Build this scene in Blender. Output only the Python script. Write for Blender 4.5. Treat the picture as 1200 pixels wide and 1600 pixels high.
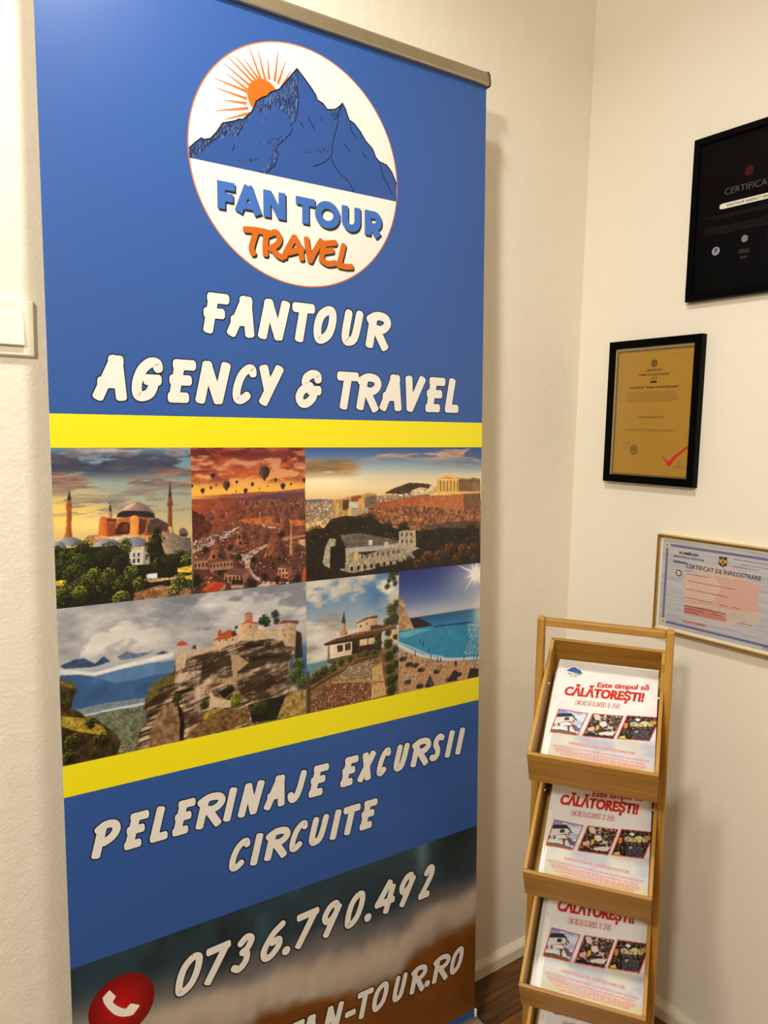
import bpy, math, random
import numpy as np
from mathutils import Vector, Matrix, Euler

for _o in list(bpy.data.objects):
    bpy.data.objects.remove(_o, do_unlink=True)
SC = bpy.context.scene
COL = SC.collection

# ------------------------------------------------------------------ camera
cam = bpy.data.cameras.new('camera')
cam.sensor_fit = 'VERTICAL'; cam.sensor_height = 32.0
cam.lens = 32.0 * 1177.22 / 1600.0
cam.clip_start = 0.02
cam_o = bpy.data.objects.new('camera', cam); COL.objects.link(cam_o)
_yaw, _pit, _rol = (0.62266, -0.10702, 0.02113)
_f = Vector((math.cos(_pit)*math.sin(_yaw), math.cos(_pit)*math.cos(_yaw), math.sin(_pit)))
_r0 = Vector((math.cos(_yaw), -math.sin(_yaw), 0)); _u0 = _r0.cross(_f)
_r = math.cos(_rol)*_r0 + math.sin(_rol)*_u0
_u = -math.sin(_rol)*_r0 + math.cos(_rol)*_u0
cam_o.matrix_world = Matrix(((_r.x, _u.x, -_f.x, -1.54149), (_r.y, _u.y, -_f.y, -1.30475), (_r.z, _u.z, -_f.z, 1.38596), (0, 0, 0, 1)))
SC.camera = cam_o

# ------------------------------------------------------------------ light
ROOM_W, ROOM_D, ROOM_H = 3.4, 3.6, 2.62
world = bpy.data.worlds.new('world'); SC.world = world; world.use_nodes = True
world.node_tree.nodes['Background'].inputs[0].default_value = (1.0, 0.93, 0.82, 1)
world.node_tree.nodes['Background'].inputs[1].default_value = 0.02

def area(name, loc, target, power, size, color, spread=180):
    l = bpy.data.lights.new(name, 'AREA'); l.shape = 'DISK'; l.size = size
    l.energy = power; l.color = color; l.spread = math.radians(spread)
    o = bpy.data.objects.new(name, l); COL.objects.link(o); o.location = loc
    d = Vector(target) - Vector(loc)
    o.rotation_euler = d.to_track_quat('-Z', 'Y').to_euler()
    return o
area('lamp_main', (-2.9, -1.8, 2.45), (-0.5, -0.4, 0.9), 38, 0.24, (1.0, 0.975, 0.92))
area('lamp_ceiling', (-1.2, -0.62, 2.60), (-1.1, -0.6, 0.0), 13.5, 0.14, (1.0, 0.975, 0.92), 150)
area('fill_far', (-1.3, -3.0, 2.58), (-1.0, -1.4, 0.0), 6, 0.4, (1.0, 0.96, 0.88))  # added fill light behind the camera, lifts the lower walls; no known fixture
SC.view_settings.view_transform = 'Standard'; SC.view_settings.look = 'None'
SC.view_settings.gamma = 1.0; SC.view_settings.use_curve_mapping = False
SC.view_settings.exposure = 0.0

# ------------------------------------------------------------------ helpers
def lin(c):
    out = []
    for v in c[:3]:
        v = v/255.0
        out.append(v/12.92 if v <= 0.04045 else ((v+0.055)/1.055)**2.4)
    return (out[0], out[1], out[2], 1.0)

def lin_arr(a):
    a = np.clip(np.asarray(a, dtype=np.float64), 0, 255)/255.0
    return np.where(a <= 0.04045, a/12.92, ((a+0.055)/1.055)**2.4)

def tag(o, label=None, cat=None, group=None, kind=None):
    if label: o['label'] = label
    if cat: o['category'] = cat
    if group: o['group'] = group
    if kind: o['kind'] = kind
    return o

def empty(name, loc=(0, 0, 0), rot=(0, 0, 0)):
    o = bpy.data.objects.new(name, None); o.empty_display_size = 0.05
    o.location = loc; o.rotation_euler = rot; COL.objects.link(o); return o

def mesh_obj(name, verts, faces, mat, parent=None, smooth=False, bevel=0.0, segs=2):
    m = bpy.data.meshes.new(name); m.from_pydata([tuple(v) for v in verts], [], faces); m.update()
    if mat: m.materials.append(mat)
    o = bpy.data.objects.new(name, m); COL.objects.link(o)
    if parent: o.parent = parent
    if smooth:
        m.polygons.foreach_set('use_smooth', [True]*len(m.polygons))
    if bevel:
        b = o.modifiers.new('edge', 'BEVEL'); b.width = bevel; b.segments = segs
        b.limit_method = 'ANGLE'; b.angle_limit = math.radians(40)
    return o

def box_vf(x0, x1, y0, y1, z0, z1, fn=None):
    v = [(x, y, z) for z in (z0, z1) for y in (y0, y1) for x in (x0, x1)]
    if fn: v = [fn(*p) for p in v]
    f = [(0, 2, 3, 1), (4, 5, 7, 6), (0, 1, 5, 4), (2, 6, 7, 3), (0, 4, 6, 2), (1, 3, 7, 5)]
    return v, f

class Mesh:
    def __init__(s): s.v = []; s.f = []
    def box(s, *a, fn=None):
        v, f = box_vf(*a, fn=fn); n = len(s.v); s.v += v; s.f += [tuple(i+n for i in q) for q in f]; return s
    def prism(s, prof, x0, x1, fn):
        """profile of (p, q) pairs swept along x from x0 to x1; fn(x, p, q) gives the point"""
        n = len(s.v); k = len(prof)
        s.v += [fn(x0, *p) for p in prof] + [fn(x1, *p) for p in prof]
        for i in range(k):
            j = (i+1) % k
            s.f.append((n+i, n+j, n+k+j, n+k+i))
        s.f.append(tuple(n+i for i in reversed(range(k)))); s.f.append(tuple(n+k+i for i in range(k)))
        return s
    def tube(s, path, r, n=10):
        k0 = len(s.v); P = [Vector(p) for p in path]
        for i, p in enumerate(P):
            d = (P[min(i+1, len(P)-1)] - P[max(i-1, 0)]).normalized()
            a = d.orthogonal().normalized(); b = d.cross(a)
            for j in range(n):
                t = 2*math.pi*j/n; s.v.append(tuple(p + r*(math.cos(t)*a + math.sin(t)*b)))
        for i in range(len(P)-1):
            for j in range(n):
                a = k0+i*n+j; b = k0+i*n+(j+1) % n; s.f.append((a, b, b+n, a+n))
        s.f.append(tuple(k0+j for j in reversed(range(n)))); s.f.append(tuple(k0+(len(P)-1)*n+j for j in range(n)))
        return s
    def build(s, name, mat, parent=None, **k):
        o = mesh_obj(name, s.v, s.f, mat, parent, **k)
        import bmesh
        bm = bmesh.new(); bm.from_mesh(o.data); bmesh.ops.recalc_face_normals(bm, faces=bm.faces[:]); bm.to_mesh(o.data); bm.free()
        return o

# ------------------------------------------------------------------ materials
def new_mat(name):
    m = bpy.data.materials.new(name); m.use_nodes = True
    nt = m.node_tree; return m, nt, nt.nodes['Principled BSDF']

def plain(name, col, rough=0.5, metal=0.0, spec=0.5, noise=0.0, nscale=40, bump=0.0, bscale=300):
    m, nt, b = new_mat(name); N = nt.nodes.new; L = nt.links.new
    b.inputs['Roughness'].default_value = rough; b.inputs['Metallic'].default_value = metal
    b.inputs['Specular IOR Level'].default_value = spec
    tc = N('ShaderNodeTexCoord')
    n = N('ShaderNodeTexNoise'); n.inputs['Scale'].default_value = nscale; n.inputs['Detail'].default_value = 4
    L(tc.outputs['Object'], n.inputs['Vector'])
    r = N('ShaderNodeValToRGB'); c = lin(col)
    r.color_ramp.elements[0].position = 0.3; r.color_ramp.elements[1].position = 0.7
    r.color_ramp.elements[0].color = tuple(c[i]*(1-noise) for i in range(3)) + (1,)
    r.color_ramp.elements[1].color = tuple(min(1, c[i]*(1+noise)) for i in range(3)) + (1,)
    L(n.outputs['Fac'], r.inputs['Fac']); L(r.outputs['Color'], b.inputs['Base Color'])
    if bump:
        n2 = N('ShaderNodeTexNoise'); n2.inputs['Scale'].default_value = bscale; n2.inputs['Detail'].default_value = 3
        L(tc.outputs['Object'], n2.inputs['Vector'])
        bp = N('ShaderNodeBump'); bp.inputs['Strength'].default_value = bump; bp.inputs['Distance'].default_value = 0.002
        L(n2.outputs['Fac'], bp.inputs['Height']); L(bp.outputs['Normal'], b.inputs['Normal'])
    return m

def wall_mat(name, col, bump):
    m, nt, b = new_mat(name); N = nt.nodes.new; L = nt.links.new
    b.inputs['Roughness'].default_value = 0.62; b.inputs['Specular IOR Level'].default_value = 0.25
    tc = N('ShaderNodeTexCoord')
    n = N('ShaderNodeTexNoise'); n.inputs['Scale'].default_value = 2.2; n.inputs['Detail'].default_value = 5
    L(tc.outputs['Object'], n.inputs['Vector'])
    r = N('ShaderNodeValToRGB'); c = lin(col)
    r.color_ramp.elements[0].position = 0.25; r.color_ramp.elements[1].position = 0.75
    r.color_ramp.elements[0].color = tuple(c[i]*0.975 for i in range(3)) + (1,)
    r.color_ramp.elements[1].color = tuple(min(1, c[i]*1.015) for i in range(3)) + (1,)
    L(n.outputs['Fac'], r.inputs['Fac']); L(r.outputs['Color'], b.inputs['Base Color'])
    n1 = N('ShaderNodeTexNoise'); n1.inputs['Scale'].default_value = 150; n1.inputs['Detail'].default_value = 4
    n2 = N('ShaderNodeTexNoise'); n2.inputs['Scale'].default_value = 18; n2.inputs['Detail'].default_value = 3
    L(tc.outputs['Object'], n1.inputs['Vector']); L(tc.outputs['Object'], n2.inputs['Vector'])
    ma = N('ShaderNodeMath'); ma.operation = 'MULTIPLY_ADD'; ma.inputs[1].default_value = 2.2
    L(n2.outputs['Fac'], ma.inputs[0]); L(n1.outputs['Fac'], ma.inputs[2])
    bp = N('ShaderNodeBump'); bp.inputs['Strength'].default_value = bump; bp.inputs['Distance'].default_value = 0.0015
    L(ma.outputs[0], bp.inputs['Height']); L(bp.outputs['Normal'], b.inputs['Normal'])
    return m

def wood_mat(name, c0, c1, grain, rough=0.45, axis='X', fine=1.0, spec=0.4):
    """long-grained wood or bamboo: noise stretched along the given axis"""
    m, nt, b = new_mat(name); N = nt.nodes.new; L = nt.links.new
    b.inputs['Roughness'].default_value = rough; b.inputs['Specular IOR Level'].default_value = spec
    tc = N('ShaderNodeTexCoord'); mp = N('ShaderNodeMapping')
    sc = {'X': (4, 130, 130), 'Y': (130, 4, 130), 'Z': (130, 130, 4)}[axis]
    mp.inputs['Scale'].default_value = tuple(k*fine for k in sc)
    L(tc.outputs['Object'], mp.inputs['Vector'])
    n = N('ShaderNodeTexNoise'); n.inputs['Scale'].default_value = 1.0; n.inputs['Detail'].default_value = 4
    L(mp.outputs['Vector'], n.inputs['Vector'])
    mp2 = N('ShaderNodeMapping'); mp2.inputs['Scale'].default_value = tuple(k*0.22*fine for k in sc)
    L(tc.outputs['Object'], mp2.inputs['Vector'])
    n2 = N('ShaderNodeTexNoise'); n2.inputs['Scale'].default_value = 1.0; n2.inputs['Detail'].default_value = 2
    L(mp2.outputs['Vector'], n2.inputs['Vector'])
    mx = N('ShaderNodeMath'); mx.operation = 'MULTIPLY_ADD'; mx.inputs[1].default_value = grain
    L(n.outputs['Fac'], mx.inputs[0])
    m3 = N('ShaderNodeMath'); m3.operation = 'MULTIPLY'; m3.inputs[1].default_value = 1-grain
    L(n2.outputs['Fac'], m3.inputs[0]); L(m3.outputs[0], mx.inputs[2])
    r = N('ShaderNodeValToRGB')
    r.color_ramp.elements[0].position = 0.36; r.color_ramp.elements[1].position = 0.64
    r.color_ramp.elements[0].color = lin(c0); r.color_ramp.elements[1].color = lin(c1)
    L(mx.outputs[0], r.inputs['Fac']); L(r.outputs['Color'], b.inputs['Base Color'])
    bp = N('ShaderNodeBump'); bp.inputs['Strength'].default_value = 0.12; bp.inputs['Distance'].default_value = 0.001
    L(n.outputs['Fac'], bp.inputs['Height']); L(bp.outputs['Normal'], b.inputs['Normal'])
    return m

def floor_mat():
    m, nt, b = new_mat('floor_planks'); N = nt.nodes.new; L = nt.links.new
    b.inputs['Roughness'].default_value = 0.42
    tc = N('ShaderNodeTexCoord')
    br = N('ShaderNodeTexBrick'); br.offset = 0.37
    br.inputs['Scale'].default_value = 1.0; br.inputs['Brick Width'].default_value = 1.2
    br.inputs['Row Height'].default_value = 0.13; br.inputs['Mortar Size'].default_value = 0.0016
    br.inputs['Color1'].default_value = (0.35, 0.35, 0.35, 1); br.inputs['Color2'].default_value = (0.65, 0.65, 0.65, 1)
    br.inputs['Mortar'].default_value = (0, 0, 0, 1)
    mo = N('ShaderNodeMapping'); mo.inputs['Location'].default_value = (0.62, 0.012, 0)
    L(tc.outputs['Object'], mo.inputs['Vector']); L(mo.outputs['Vector'], br.inputs['Vector'])
    mp = N('ShaderNodeMapping'); mp.inputs['Scale'].default_value = (7, 90, 1)
    L(tc.outputs['Object'], mp.inputs['Vector'])
    n = N('ShaderNodeTexNoise'); n.inputs['Scale'].default_value = 1; n.inputs['Detail'].default_value = 6; n.inputs['Distortion'].default_value = 0.6
    L(mp.outputs['Vector'], n.inputs['Vector'])
    r = N('ShaderNodeValToRGB'); r.color_ramp.elements[0].position = 0.3; r.color_ramp.elements[1].position = 0.72
    r.color_ramp.elements[0].color = lin((60, 32, 9)); r.color_ramp.elements[1].color = lin((128, 80, 28))
    L(n.outputs['Fac'], r.inputs['Fac'])
    mx = N('ShaderNodeMixRGB'); mx.blend_type = 'OVERLAY'; mx.inputs['Fac'].default_value = 0.75
    L(r.outputs['Color'], mx.inputs['Color1']); L(br.outputs['Color'], mx.inputs['Color2'])
    L(mx.outputs['Color'], b.inputs['Base Color'])
    return m

def print_mat(name, rough, spec, coat=0.0):
    """inks on a sheet, colours held per vertex of the sheet"""
    m, nt, b = new_mat(name)
    b.inputs['Roughness'].default_value = rough; b.inputs['Specular IOR Level'].default_value = spec
    b.inputs['Coat Weight'].default_value = coat; b.inputs['Coat Roughness'].default_value = 0.2
    a = nt.nodes.new('ShaderNodeVertexColor'); a.layer_name = 'ink'
    nt.links.new(a.outputs['Color'], b.inputs['Base Color'])
    return m

def glass_mat(name='picture_glass', ior=1.42):
    m, nt, b = new_mat(name)
    b.inputs['Base Color'].default_value = (1, 1, 1, 1); b.inputs['Roughness'].default_value = 0.04
    b.inputs['Transmission Weight'].default_value = 1.0; b.inputs['IOR'].default_value = 1.45
    # thin pane: straight-through transparency mixed with a mirror coat by Fresnel
    nt.nodes.remove(b)
    out = nt.nodes['Material Output']
    tr = nt.nodes.new('ShaderNodeBsdfTransparent'); gl = nt.nodes.new('ShaderNodeBsdfGlossy')
    gl.inputs['Roughness'].default_value = 0.06
    fr = nt.nodes.new('ShaderNodeFresnel'); fr.inputs['IOR'].default_value = ior
    mx = nt.nodes.new('ShaderNodeMixShader')
    ge = nt.nodes.new('ShaderNodeNewGeometry'); ml = nt.nodes.new('ShaderNodeMath'); ml.operation = 'MULTIPLY'
    iv = nt.nodes.new('ShaderNodeMath'); iv.operation = 'SUBTRACT'; iv.inputs[0].default_value = 1.0
    nt.links.new(ge.outputs['Backfacing'], iv.inputs[1]); nt.links.new(fr.outputs[0], ml.inputs[0]); nt.links.new(iv.outputs[0], ml.inputs[1])
    nt.links.new(ml.outputs[0], mx.inputs[0]); nt.links.new(tr.outputs[0], mx.inputs[1]); nt.links.new(gl.outputs[0], mx.inputs[2])
    nt.links.new(mx.outputs[0], out.inputs['Surface'])
    return m

M_WALL = wall_mat('wall_paint_rough', (242, 233, 214), 0.7)
M_WALL2 = wall_mat('wall_paint', (242, 233, 214), 0.16)
M_CEIL = plain('ceiling_paint', (238, 228, 206), 0.8)
M_FLOOR = floor_mat()
M_BASE = plain('baseboard_paint', (232, 222, 196), 0.5, noise=0.03)
M_ALU = plain('brushed_aluminium', (178, 166, 140), 0.38, metal=0.85, noise=0.04, nscale=60)
M_BLACKP = plain('black_plastic', (16, 15, 14), 0.4)
M_BLACKF = plain('black_lacquer', (3, 3, 3), 0.42, spec=0.05, noise=0.1)
M_GOLD = plain('gilt_metal', (206, 176, 108), 0.26, metal=0.92, noise=0.06)
M_MAT = plain('cream_mount_board', (226, 214, 186), 0.7)
M_WPLAST = plain('white_plastic', (246, 240, 218), 0.32)
M_STEEL = plain('bright_steel', (225, 222, 214), 0.25, metal=0.9)
M_PAPER = plain('booklet_paper', (236, 230, 220), 0.7, noise=0.02)
M_BAMX = wood_mat('bamboo_across', (156, 108, 38), (198, 150, 68), 0.55, axis='X')
M_BAMY = wood_mat('bamboo_along', (166, 118, 44), (210, 164, 78), 0.55, axis='Y')
M_BAMZ = wood_mat('bamboo_upright', (158, 110, 38), (198, 150, 68), 0.55, axis='Z')
M_GLASS = glass_mat('picture_glass', 1.38)
M_ARGLASS = glass_mat('anti_reflection_glass', 1.08)
M_PRINT = print_mat('banner_print', 0.36, 0.5)
M_COVER = print_mat('cover_print', 0.4, 0.4)
M_DOC = print_mat('paper_print', 0.6, 0.3)
M_BLACKDOC = print_mat('black_paper_print', 0.7, 0.06)
M_GOLDDOC = print_mat('gold_foil_print', 0.4, 0.4)

# ------------------------------------------------------------------ room
def struct(name, b, mat, bevel=0):
    v, f = box_vf(*b); o = mesh_obj(name, v, f, mat, bevel=bevel); o['kind'] = 'structure'; return o
struct('floor', (-ROOM_W, 0, -ROOM_D, 0, -0.08, 0), M_FLOOR)
struct('ceiling', (-ROOM_W, 0, -ROOM_D, 0, ROOM_H, ROOM_H+0.08), M_CEIL)
struct('wall_back', (-ROOM_W-0.1, 0.1, 0, 0.1, -0.08, ROOM_H+0.08), M_WALL)
struct('wall_right', (0, 0.1, -ROOM_D, 0, -0.08, ROOM_H+0.08), M_WALL2)
struct('wall_left', (-ROOM_W-0.1, -ROOM_W, -ROOM_D, 0, -0.08, ROOM_H+0.08), M_WALL2)
struct('wall_front', (-ROOM_W-0.1, 0.1, -ROOM_D-0.1, -ROOM_D, -0.08, ROOM_H+0.08), M_WALL2)
BB = [(0, 0), (0.0125, 0), (0.0125, 0.027), (0.0095, 0.033), (0.0035, 0.0405), (0.002, 0.043), (0, 0.043)]
o = Mesh().prism(BB, -ROOM_W, 0, lambda x, p, q: (x, -p, q)).build('baseboard_back', M_BASE); o['kind'] = 'structure'
o = Mesh().prism(BB, -ROOM_D, -0.0125, lambda x, p, q: (-p, x, q)).build('baseboard_right', M_BASE); o['kind'] = 'structure'

# ------------------------------------------------------------------ printing tools
def value_noise(X, Y, seed):
    rng = np.random.RandomState(seed); T = rng.rand(64, 64)
    xi = np.floor(X).astype(int); yi = np.floor(Y).astype(int); fx = X-xi; fy = Y-yi
    fx = fx*fx*(3-2*fx); fy = fy*fy*(3-2*fy)
    a = T[yi % 64, xi % 64]; b = T[yi % 64, (xi+1) % 64]; c = T[(yi+1) % 64, xi % 64]; d = T[(yi+1) % 64, (xi+1) % 64]
    return (a*(1-fx)+b*fx)*(1-fy) + (c*(1-fx)+d*fx)*fy

def fbm(X, Y, sx, sy, seed, octv=5):
    s = 0; amp = 0.5; tot = 0
    for k in range(octv):
        s = s + amp*value_noise(X/sx*2**k + 13.7*k, Y/sy*2**k + 7.3*k, seed+k); tot += amp; amp *= 0.55
    return s/tot

def sstep(a, b, x):
    t = np.clip((x-a)/(b-a), 0, 1); return t*t*(3-2*t)

class Canvas:
    """a rectangle of printed sheet, in millimetres"""
    def __init__(s, x0, y0, x1, y1, res):
        s.b = (x0, y0, x1, y1); nx = max(2, int(round((x1-x0)/res))+1); ny = max(2, int(round((y1-y0)/res))+1)
        s.xs = np.linspace(x0, x1, nx); s.ys = np.linspace(y0, y1, ny)
        s.X, s.Y = np.meshgrid(s.xs, s.ys); s.c = np.zeros((ny, nx, 3)); s.res = res
    def blend(s, a, col):
        a = np.asarray(a)[..., None] if np.ndim(a) == 2 else a
        s.c = s.c*(1-a) + np.asarray(col, float)*a
    def vgrad(s, stops):
        """stops of (y mm, colour)"""
        st = sorted(stops); ys = [q[0] for q in st]
        for k in range(3): s.c[..., k] = np.interp(s.Y, ys, [q[1][k] for q in st])
    def poly(s, pts, soft=1):
        P = np.asarray(pts, float); X, Y = s.X, s.Y
        ix0 = max(0, np.searchsorted(s.xs, P[:, 0].min())-3); ix1 = min(len(s.xs), np.searchsorted(s.xs, P[:, 0].max())+3)
        iy0 = max(0, np.searchsorted(s.ys, P[:, 1].min())-3); iy1 = min(len(s.ys), np.searchsorted(s.ys, P[:, 1].max())+3)
        A = np.zeros(X.shape)
        if ix1 <= ix0 or iy1 <= iy0: return A
        x = X[iy0:iy1, ix0:ix1]; y = Y[iy0:iy1, ix0:ix1]; ins = np.zeros(x.shape, bool)
        for i in range(len(P)):
            xa, ya = P[i]; xb, yb = P[(i+1) % len(P)]
            if ya == yb: continue
            c = (ya > y) != (yb > y); ins ^= c & (x < (xb-xa)*(y-ya)/(yb-ya)+xa)
        m = ins.astype(float)
        for _ in range(soft):
            p = np.pad(m, 1, mode='edge'); m = (p[1:-1, 1:-1]*2 + p[:-2, 1:-1] + p[2:, 1:-1] + p[1:-1, :-2] + p[1:-1, 2:])/6
        A[iy0:iy1, ix0:ix1] = m; return A
    def fill(s, pts, col, soft=1, noise=0, nseed=1, ns=4): 
        a = s.poly(pts, soft)
        if noise:
            n = (fbm(s.X, s.Y, ns, ns, nseed, 4)-0.5)*2*noise
            col = np.clip(np.asarray(col, float)*(1+n[..., None]), 0, 255)
        s.blend(a, col); return a
    def lit(s, pts, c0, c1, ang=0, noise=0.15, nseed=3, ns=5):
        """polygon shading from c0 (left) to c1 (right) as the printed photo shows it"""
        a = s.poly(pts); P = np.asarray(pts); x0, x1 = P[:, 0].min(), P[:, 0].max()
        t = np.clip((s.X-x0)/(x1-x0+1e-6), 0, 1)[..., None]
        col = np.asarray(c0, float)*(1-t) + np.asarray(c1, float)*t
        n = (fbm(s.X, s.Y, ns, ns, nseed, 4)-0.5)*2*noise; s.blend(a, np.clip(col*(1+n[..., None]), 0, 255)); return a
    def disc(s, cx, cy, rx, ry=None): 
        ry = ry or rx; d = np.sqrt(((s.X-cx)/rx)**2+((s.Y-cy)/ry)**2)
        return np.clip((1-d)*min(rx, ry)/s.res+0.5, 0, 1)
    def line(s, pts, w, col, al=1.0):
        pts = list(pts)
        D = np.full(s.X.shape, 1e9)
        for (xa, ya), (xb, yb) in zip(pts[:-1], pts[1:]):
            dx, dy = xb-xa, yb-ya; L = dx*dx+dy*dy+1e-9
            t = np.clip(((s.X-xa)*dx+(s.Y-ya)*dy)/L, 0, 1)
            D = np.minimum(D, np.hypot(s.X-xa-t*dx, s.Y-ya-t*dy))
        s.blend(al*np.clip((w/2-D)/s.res+0.5, 0, 1), col)
    def leaves(s, clumps, dark, light, seed=1, size=2.2, dens=1.0, lx=-0.5, ly=0.75):
        """clumps of foliage: small leaf dabs, brighter towards the photo's own sun"""
        rng = np.random.RandomState(seed); nx, ny = len(s.xs), len(s.ys)
        d = np.asarray(dark, float); l = np.asarray(light, float)
        for (cx, cy, r) in clumps:
            s.blend(0.85*s.disc(cx, cy, r*0.7), d*0.7)
            n = int(dens*3.2*(r/size)**2)+6
            for k in range(n):
                a = rng.rand()*6.283; q = r*math.sqrt(rng.rand()); px = cx+q*math.cos(a)*1.05; py = cy+q*math.sin(a)
                t = 0.5+0.5*((px-cx)/r*lx+(py-cy)/r*ly)+rng.randn()*0.22; t = min(1, max(0, t))**1.7
                col = d*(1-t)+l*t; sz = size*(0.5+0.7*rng.rand())
                i0 = int((px-sz-s.xs[0])/s.res); i1 = int((px+sz-s.xs[0])/s.res)+2; j0 = int((py-sz-s.ys[0])/s.res); j1 = int((py+sz-s.ys[0])/s.res)+2
                i0 = max(0, i0); j0 = max(0, j0); i1 = min(nx, i1); j1 = min(ny, j1)
                if i1 <= i0 or j1 <= j0: continue
                al = (np.hypot((s.X[j0:j1, i0:i1]-px), (s.Y[j0:j1, i0:i1]-py)*1.3) < sz*0.75)[..., None]*0.85
                s.c[j0:j1, i0:i1] = s.c[j0:j1, i0:i1]*(1-al)+col*al
    def speckle(s, mask, cols, n, seed, w=(1, 3), h=(1, 2)):
        rng = np.random.RandomState(seed); jj, ii = np.nonzero(mask > 0.5)
        if len(jj) == 0: return
        for k in range(n):
            q = rng.randint(len(jj)); j, i = jj[q], ii[q]
            a = max(1, int(rng.uniform(*w)/s.res)); b = max(1, int(rng.uniform(*h)/s.res)); c = cols[rng.randint(len(cols))]
            s.c[j:j+b, i:i+a] = np.asarray(c, float)*(0.8+0.4*rng.rand())
    def grade(s, gain=1.0, contrast=1.0, pivot=110): s.c = np.clip(((s.c-pivot)*contrast+pivot)*gain, 0, 255)

class Sheet:
    """one printed sheet: gridded pictures and vector shapes in one mesh with ink colours"""
    def __init__(s): s.V = []; s.F = []; s.C = []; s.n = 0; s.k = 0
    def grid(s, cv, h=0.0):
        ny, nx = cv.X.shape; V = np.stack([cv.X, cv.Y, np.full(cv.X.shape, h)], -1).reshape(-1, 3)
        idx = np.arange(nx*ny).reshape(ny, nx)+s.n
        q = np.stack([idx[:-1, :-1], idx[:-1, 1:], idx[1:, 1:], idx[1:, :-1]], -1).reshape(-1, 4)
        s.V.append(V); s.C.append(lin_arr(cv.c.reshape(-1, 3))); s.F.append(q); s.n += nx*ny
    def rect(s, x0, y0, x1, y1, col, h=0.0):
        s.poly([(x0, y0), (x1, y0), (x1, y1), (x0, y1)], col, h)
    def poly(s, pts, col, h=0.0, stag=False):
        P = [(float(p[0]), float(p[1])) for p in pts]
        A = sum(P[i][0]*P[(i+1) % len(P)][1]-P[(i+1) % len(P)][0]*P[i][1] for i in range(len(P)))
        if A < 0: P.reverse()
        if stag: s.k += 1; h = h + 0.0016*(s.k % 60)
        s.V.append(np.array([(x, y, h) for x, y in P])); s.C.append(np.tile(lin_arr(col), (len(P), 1)))
        s.F.append([tuple(range(s.n, s.n+len(P)))]); s.n += len(P)
    def tris(s, verts, faces, col, h):
        V = np.array([(x, y, h) for x, y in verts]); s.V.append(V); s.C.append(np.tile(lin_arr(col), (len(V), 1)))
        s.F.append([tuple(i+s.n for i in f) for f in faces]); s.n += len(V)
    def disc(s, cx, cy, r, col, h, n=72, ry=None): 
        ry = ry or r; s.poly([(cx+r*math.cos(2*math.pi*i/n), cy+ry*math.sin(2*math.pi*i/n)) for i in range(n)], col, h)
    def ring(s, cx, cy, r0, r1, col, h, n=72):
        for i in range(n):
            a, b = 2*math.pi*i/n, 2*math.pi*(i+1)/n
            s.poly([(cx+r0*math.cos(a), cy+r0*math.sin(a)), (cx+r1*math.cos(a), cy+r1*math.sin(a)), (cx+r1*math.cos(b), cy+r1*math.sin(b)), (cx+r0*math.cos(b), cy+r0*math.sin(b))], col, h)
    def stroke(s, pts, w, col, h, ext=0.0, blunt=0.3, w1=None):
        """a brush stroke: ribbon along pts with softened blunt ends"""
        P = [np.array(p, float) for p in pts]; w1 = w if w1 is None else w1
        P = [P[0]] + [P[i] for i in range(1, len(P)) if np.linalg.norm(P[i]-P[i-1]) > 1e-3]
        if ext:
            d0 = P[0]-P[1]; d1 = P[-1]-P[-2]; P[0] = P[0]+d0/np.linalg.norm(d0)*ext; P[-1] = P[-1]+d1/np.linalg.norm(d1)*ext
        n = len(P); Lf, Rt = [], []
        for i in range(n):
            if i == 0: d = P[1]-P[0]
            elif i == n-1: d = P[-1]-P[-2]
            else:
                a = P[i]-P[i-1]; b = P[i+1]-P[i]; d = a/np.linalg.norm(a)+b/np.linalg.norm(b)
            d = d/(np.linalg.norm(d)+1e-9); nn = np.array([-d[1], d[0]]); ww = w+(w1-w)*i/(n-1)
            Lf.append(P[i]+nn*ww/2); Rt.append(P[i]-nn*ww/2)
        e = blunt*w/2
        def cap(c, d, ww):
            d = d/np.linalg.norm(d); nn = np.array([-d[1], d[0]]); q = []
            for t in np.linspace(-1, 1, 9):
                y = math.copysign(abs(t)**0.8, t); x = (1-abs(t)**3.2)
                q.append(c + nn*ww/2*(-y) + d*e*x)
            return q
        for i in range(n-1): s.poly([Lf[i], Rt[i], Rt[i+1], Lf[i+1]], col, h, True)
        if blunt:
            s.poly(cap(P[0], P[0]-P[1], w), col, h, True); s.poly(cap(P[-1], P[-1]-P[-2], w1), col, h, True)
    def text(s, body, x0, x1, yb, cap, col, h=0.3, offset=0.0, shear=0.0, spacing=1.0, skew=0.0):
        """upright type fitted between x0 and x1 on baseline yb with capital height cap (mm)"""
        V, F, w, ch = type_mesh(body, offset, spacing)
        kx = (x1-x0)/w; ky = cap/ch
        s.tris([(x0+x*kx+shear*y*ky, yb+y*ky+skew*x*kx) for x, y in V], F, col, h)
    def build(s, name, mat, parent, fn):
        V = np.concatenate(s.V); C = np.concatenate(s.C); P = fn(V/1000.0)
        me = bpy.data.meshes.new(name); loops = []; starts = []; tot = []
        pos = 0
        for F in s.F:
            if isinstance(F, np.ndarray):
                loops.append(F.reshape(-1)); st = pos+np.arange(len(F))*4; starts.append(st); tot.append(np.full(len(F), 4)); pos += F.size
            else:
                for f in F: loops.append(np.array(f)); starts.append(np.array([pos])); tot.append(np.array([len(f)])); pos += len(f)
        loops = np.concatenate(loops).astype(np.int32); starts = np.concatenate(starts).astype(np.int32)
        me.vertices.add(len(P)); me.vertices.foreach_set('co', P.astype(np.float32).reshape(-1))
        me.loops.add(len(loops)); me.loops.foreach_set('vertex_index', loops)
        me.polygons.add(len(starts)); me.polygons.foreach_set('loop_start', starts)
        me.update(calc_edges=True); me.validate()
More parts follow.
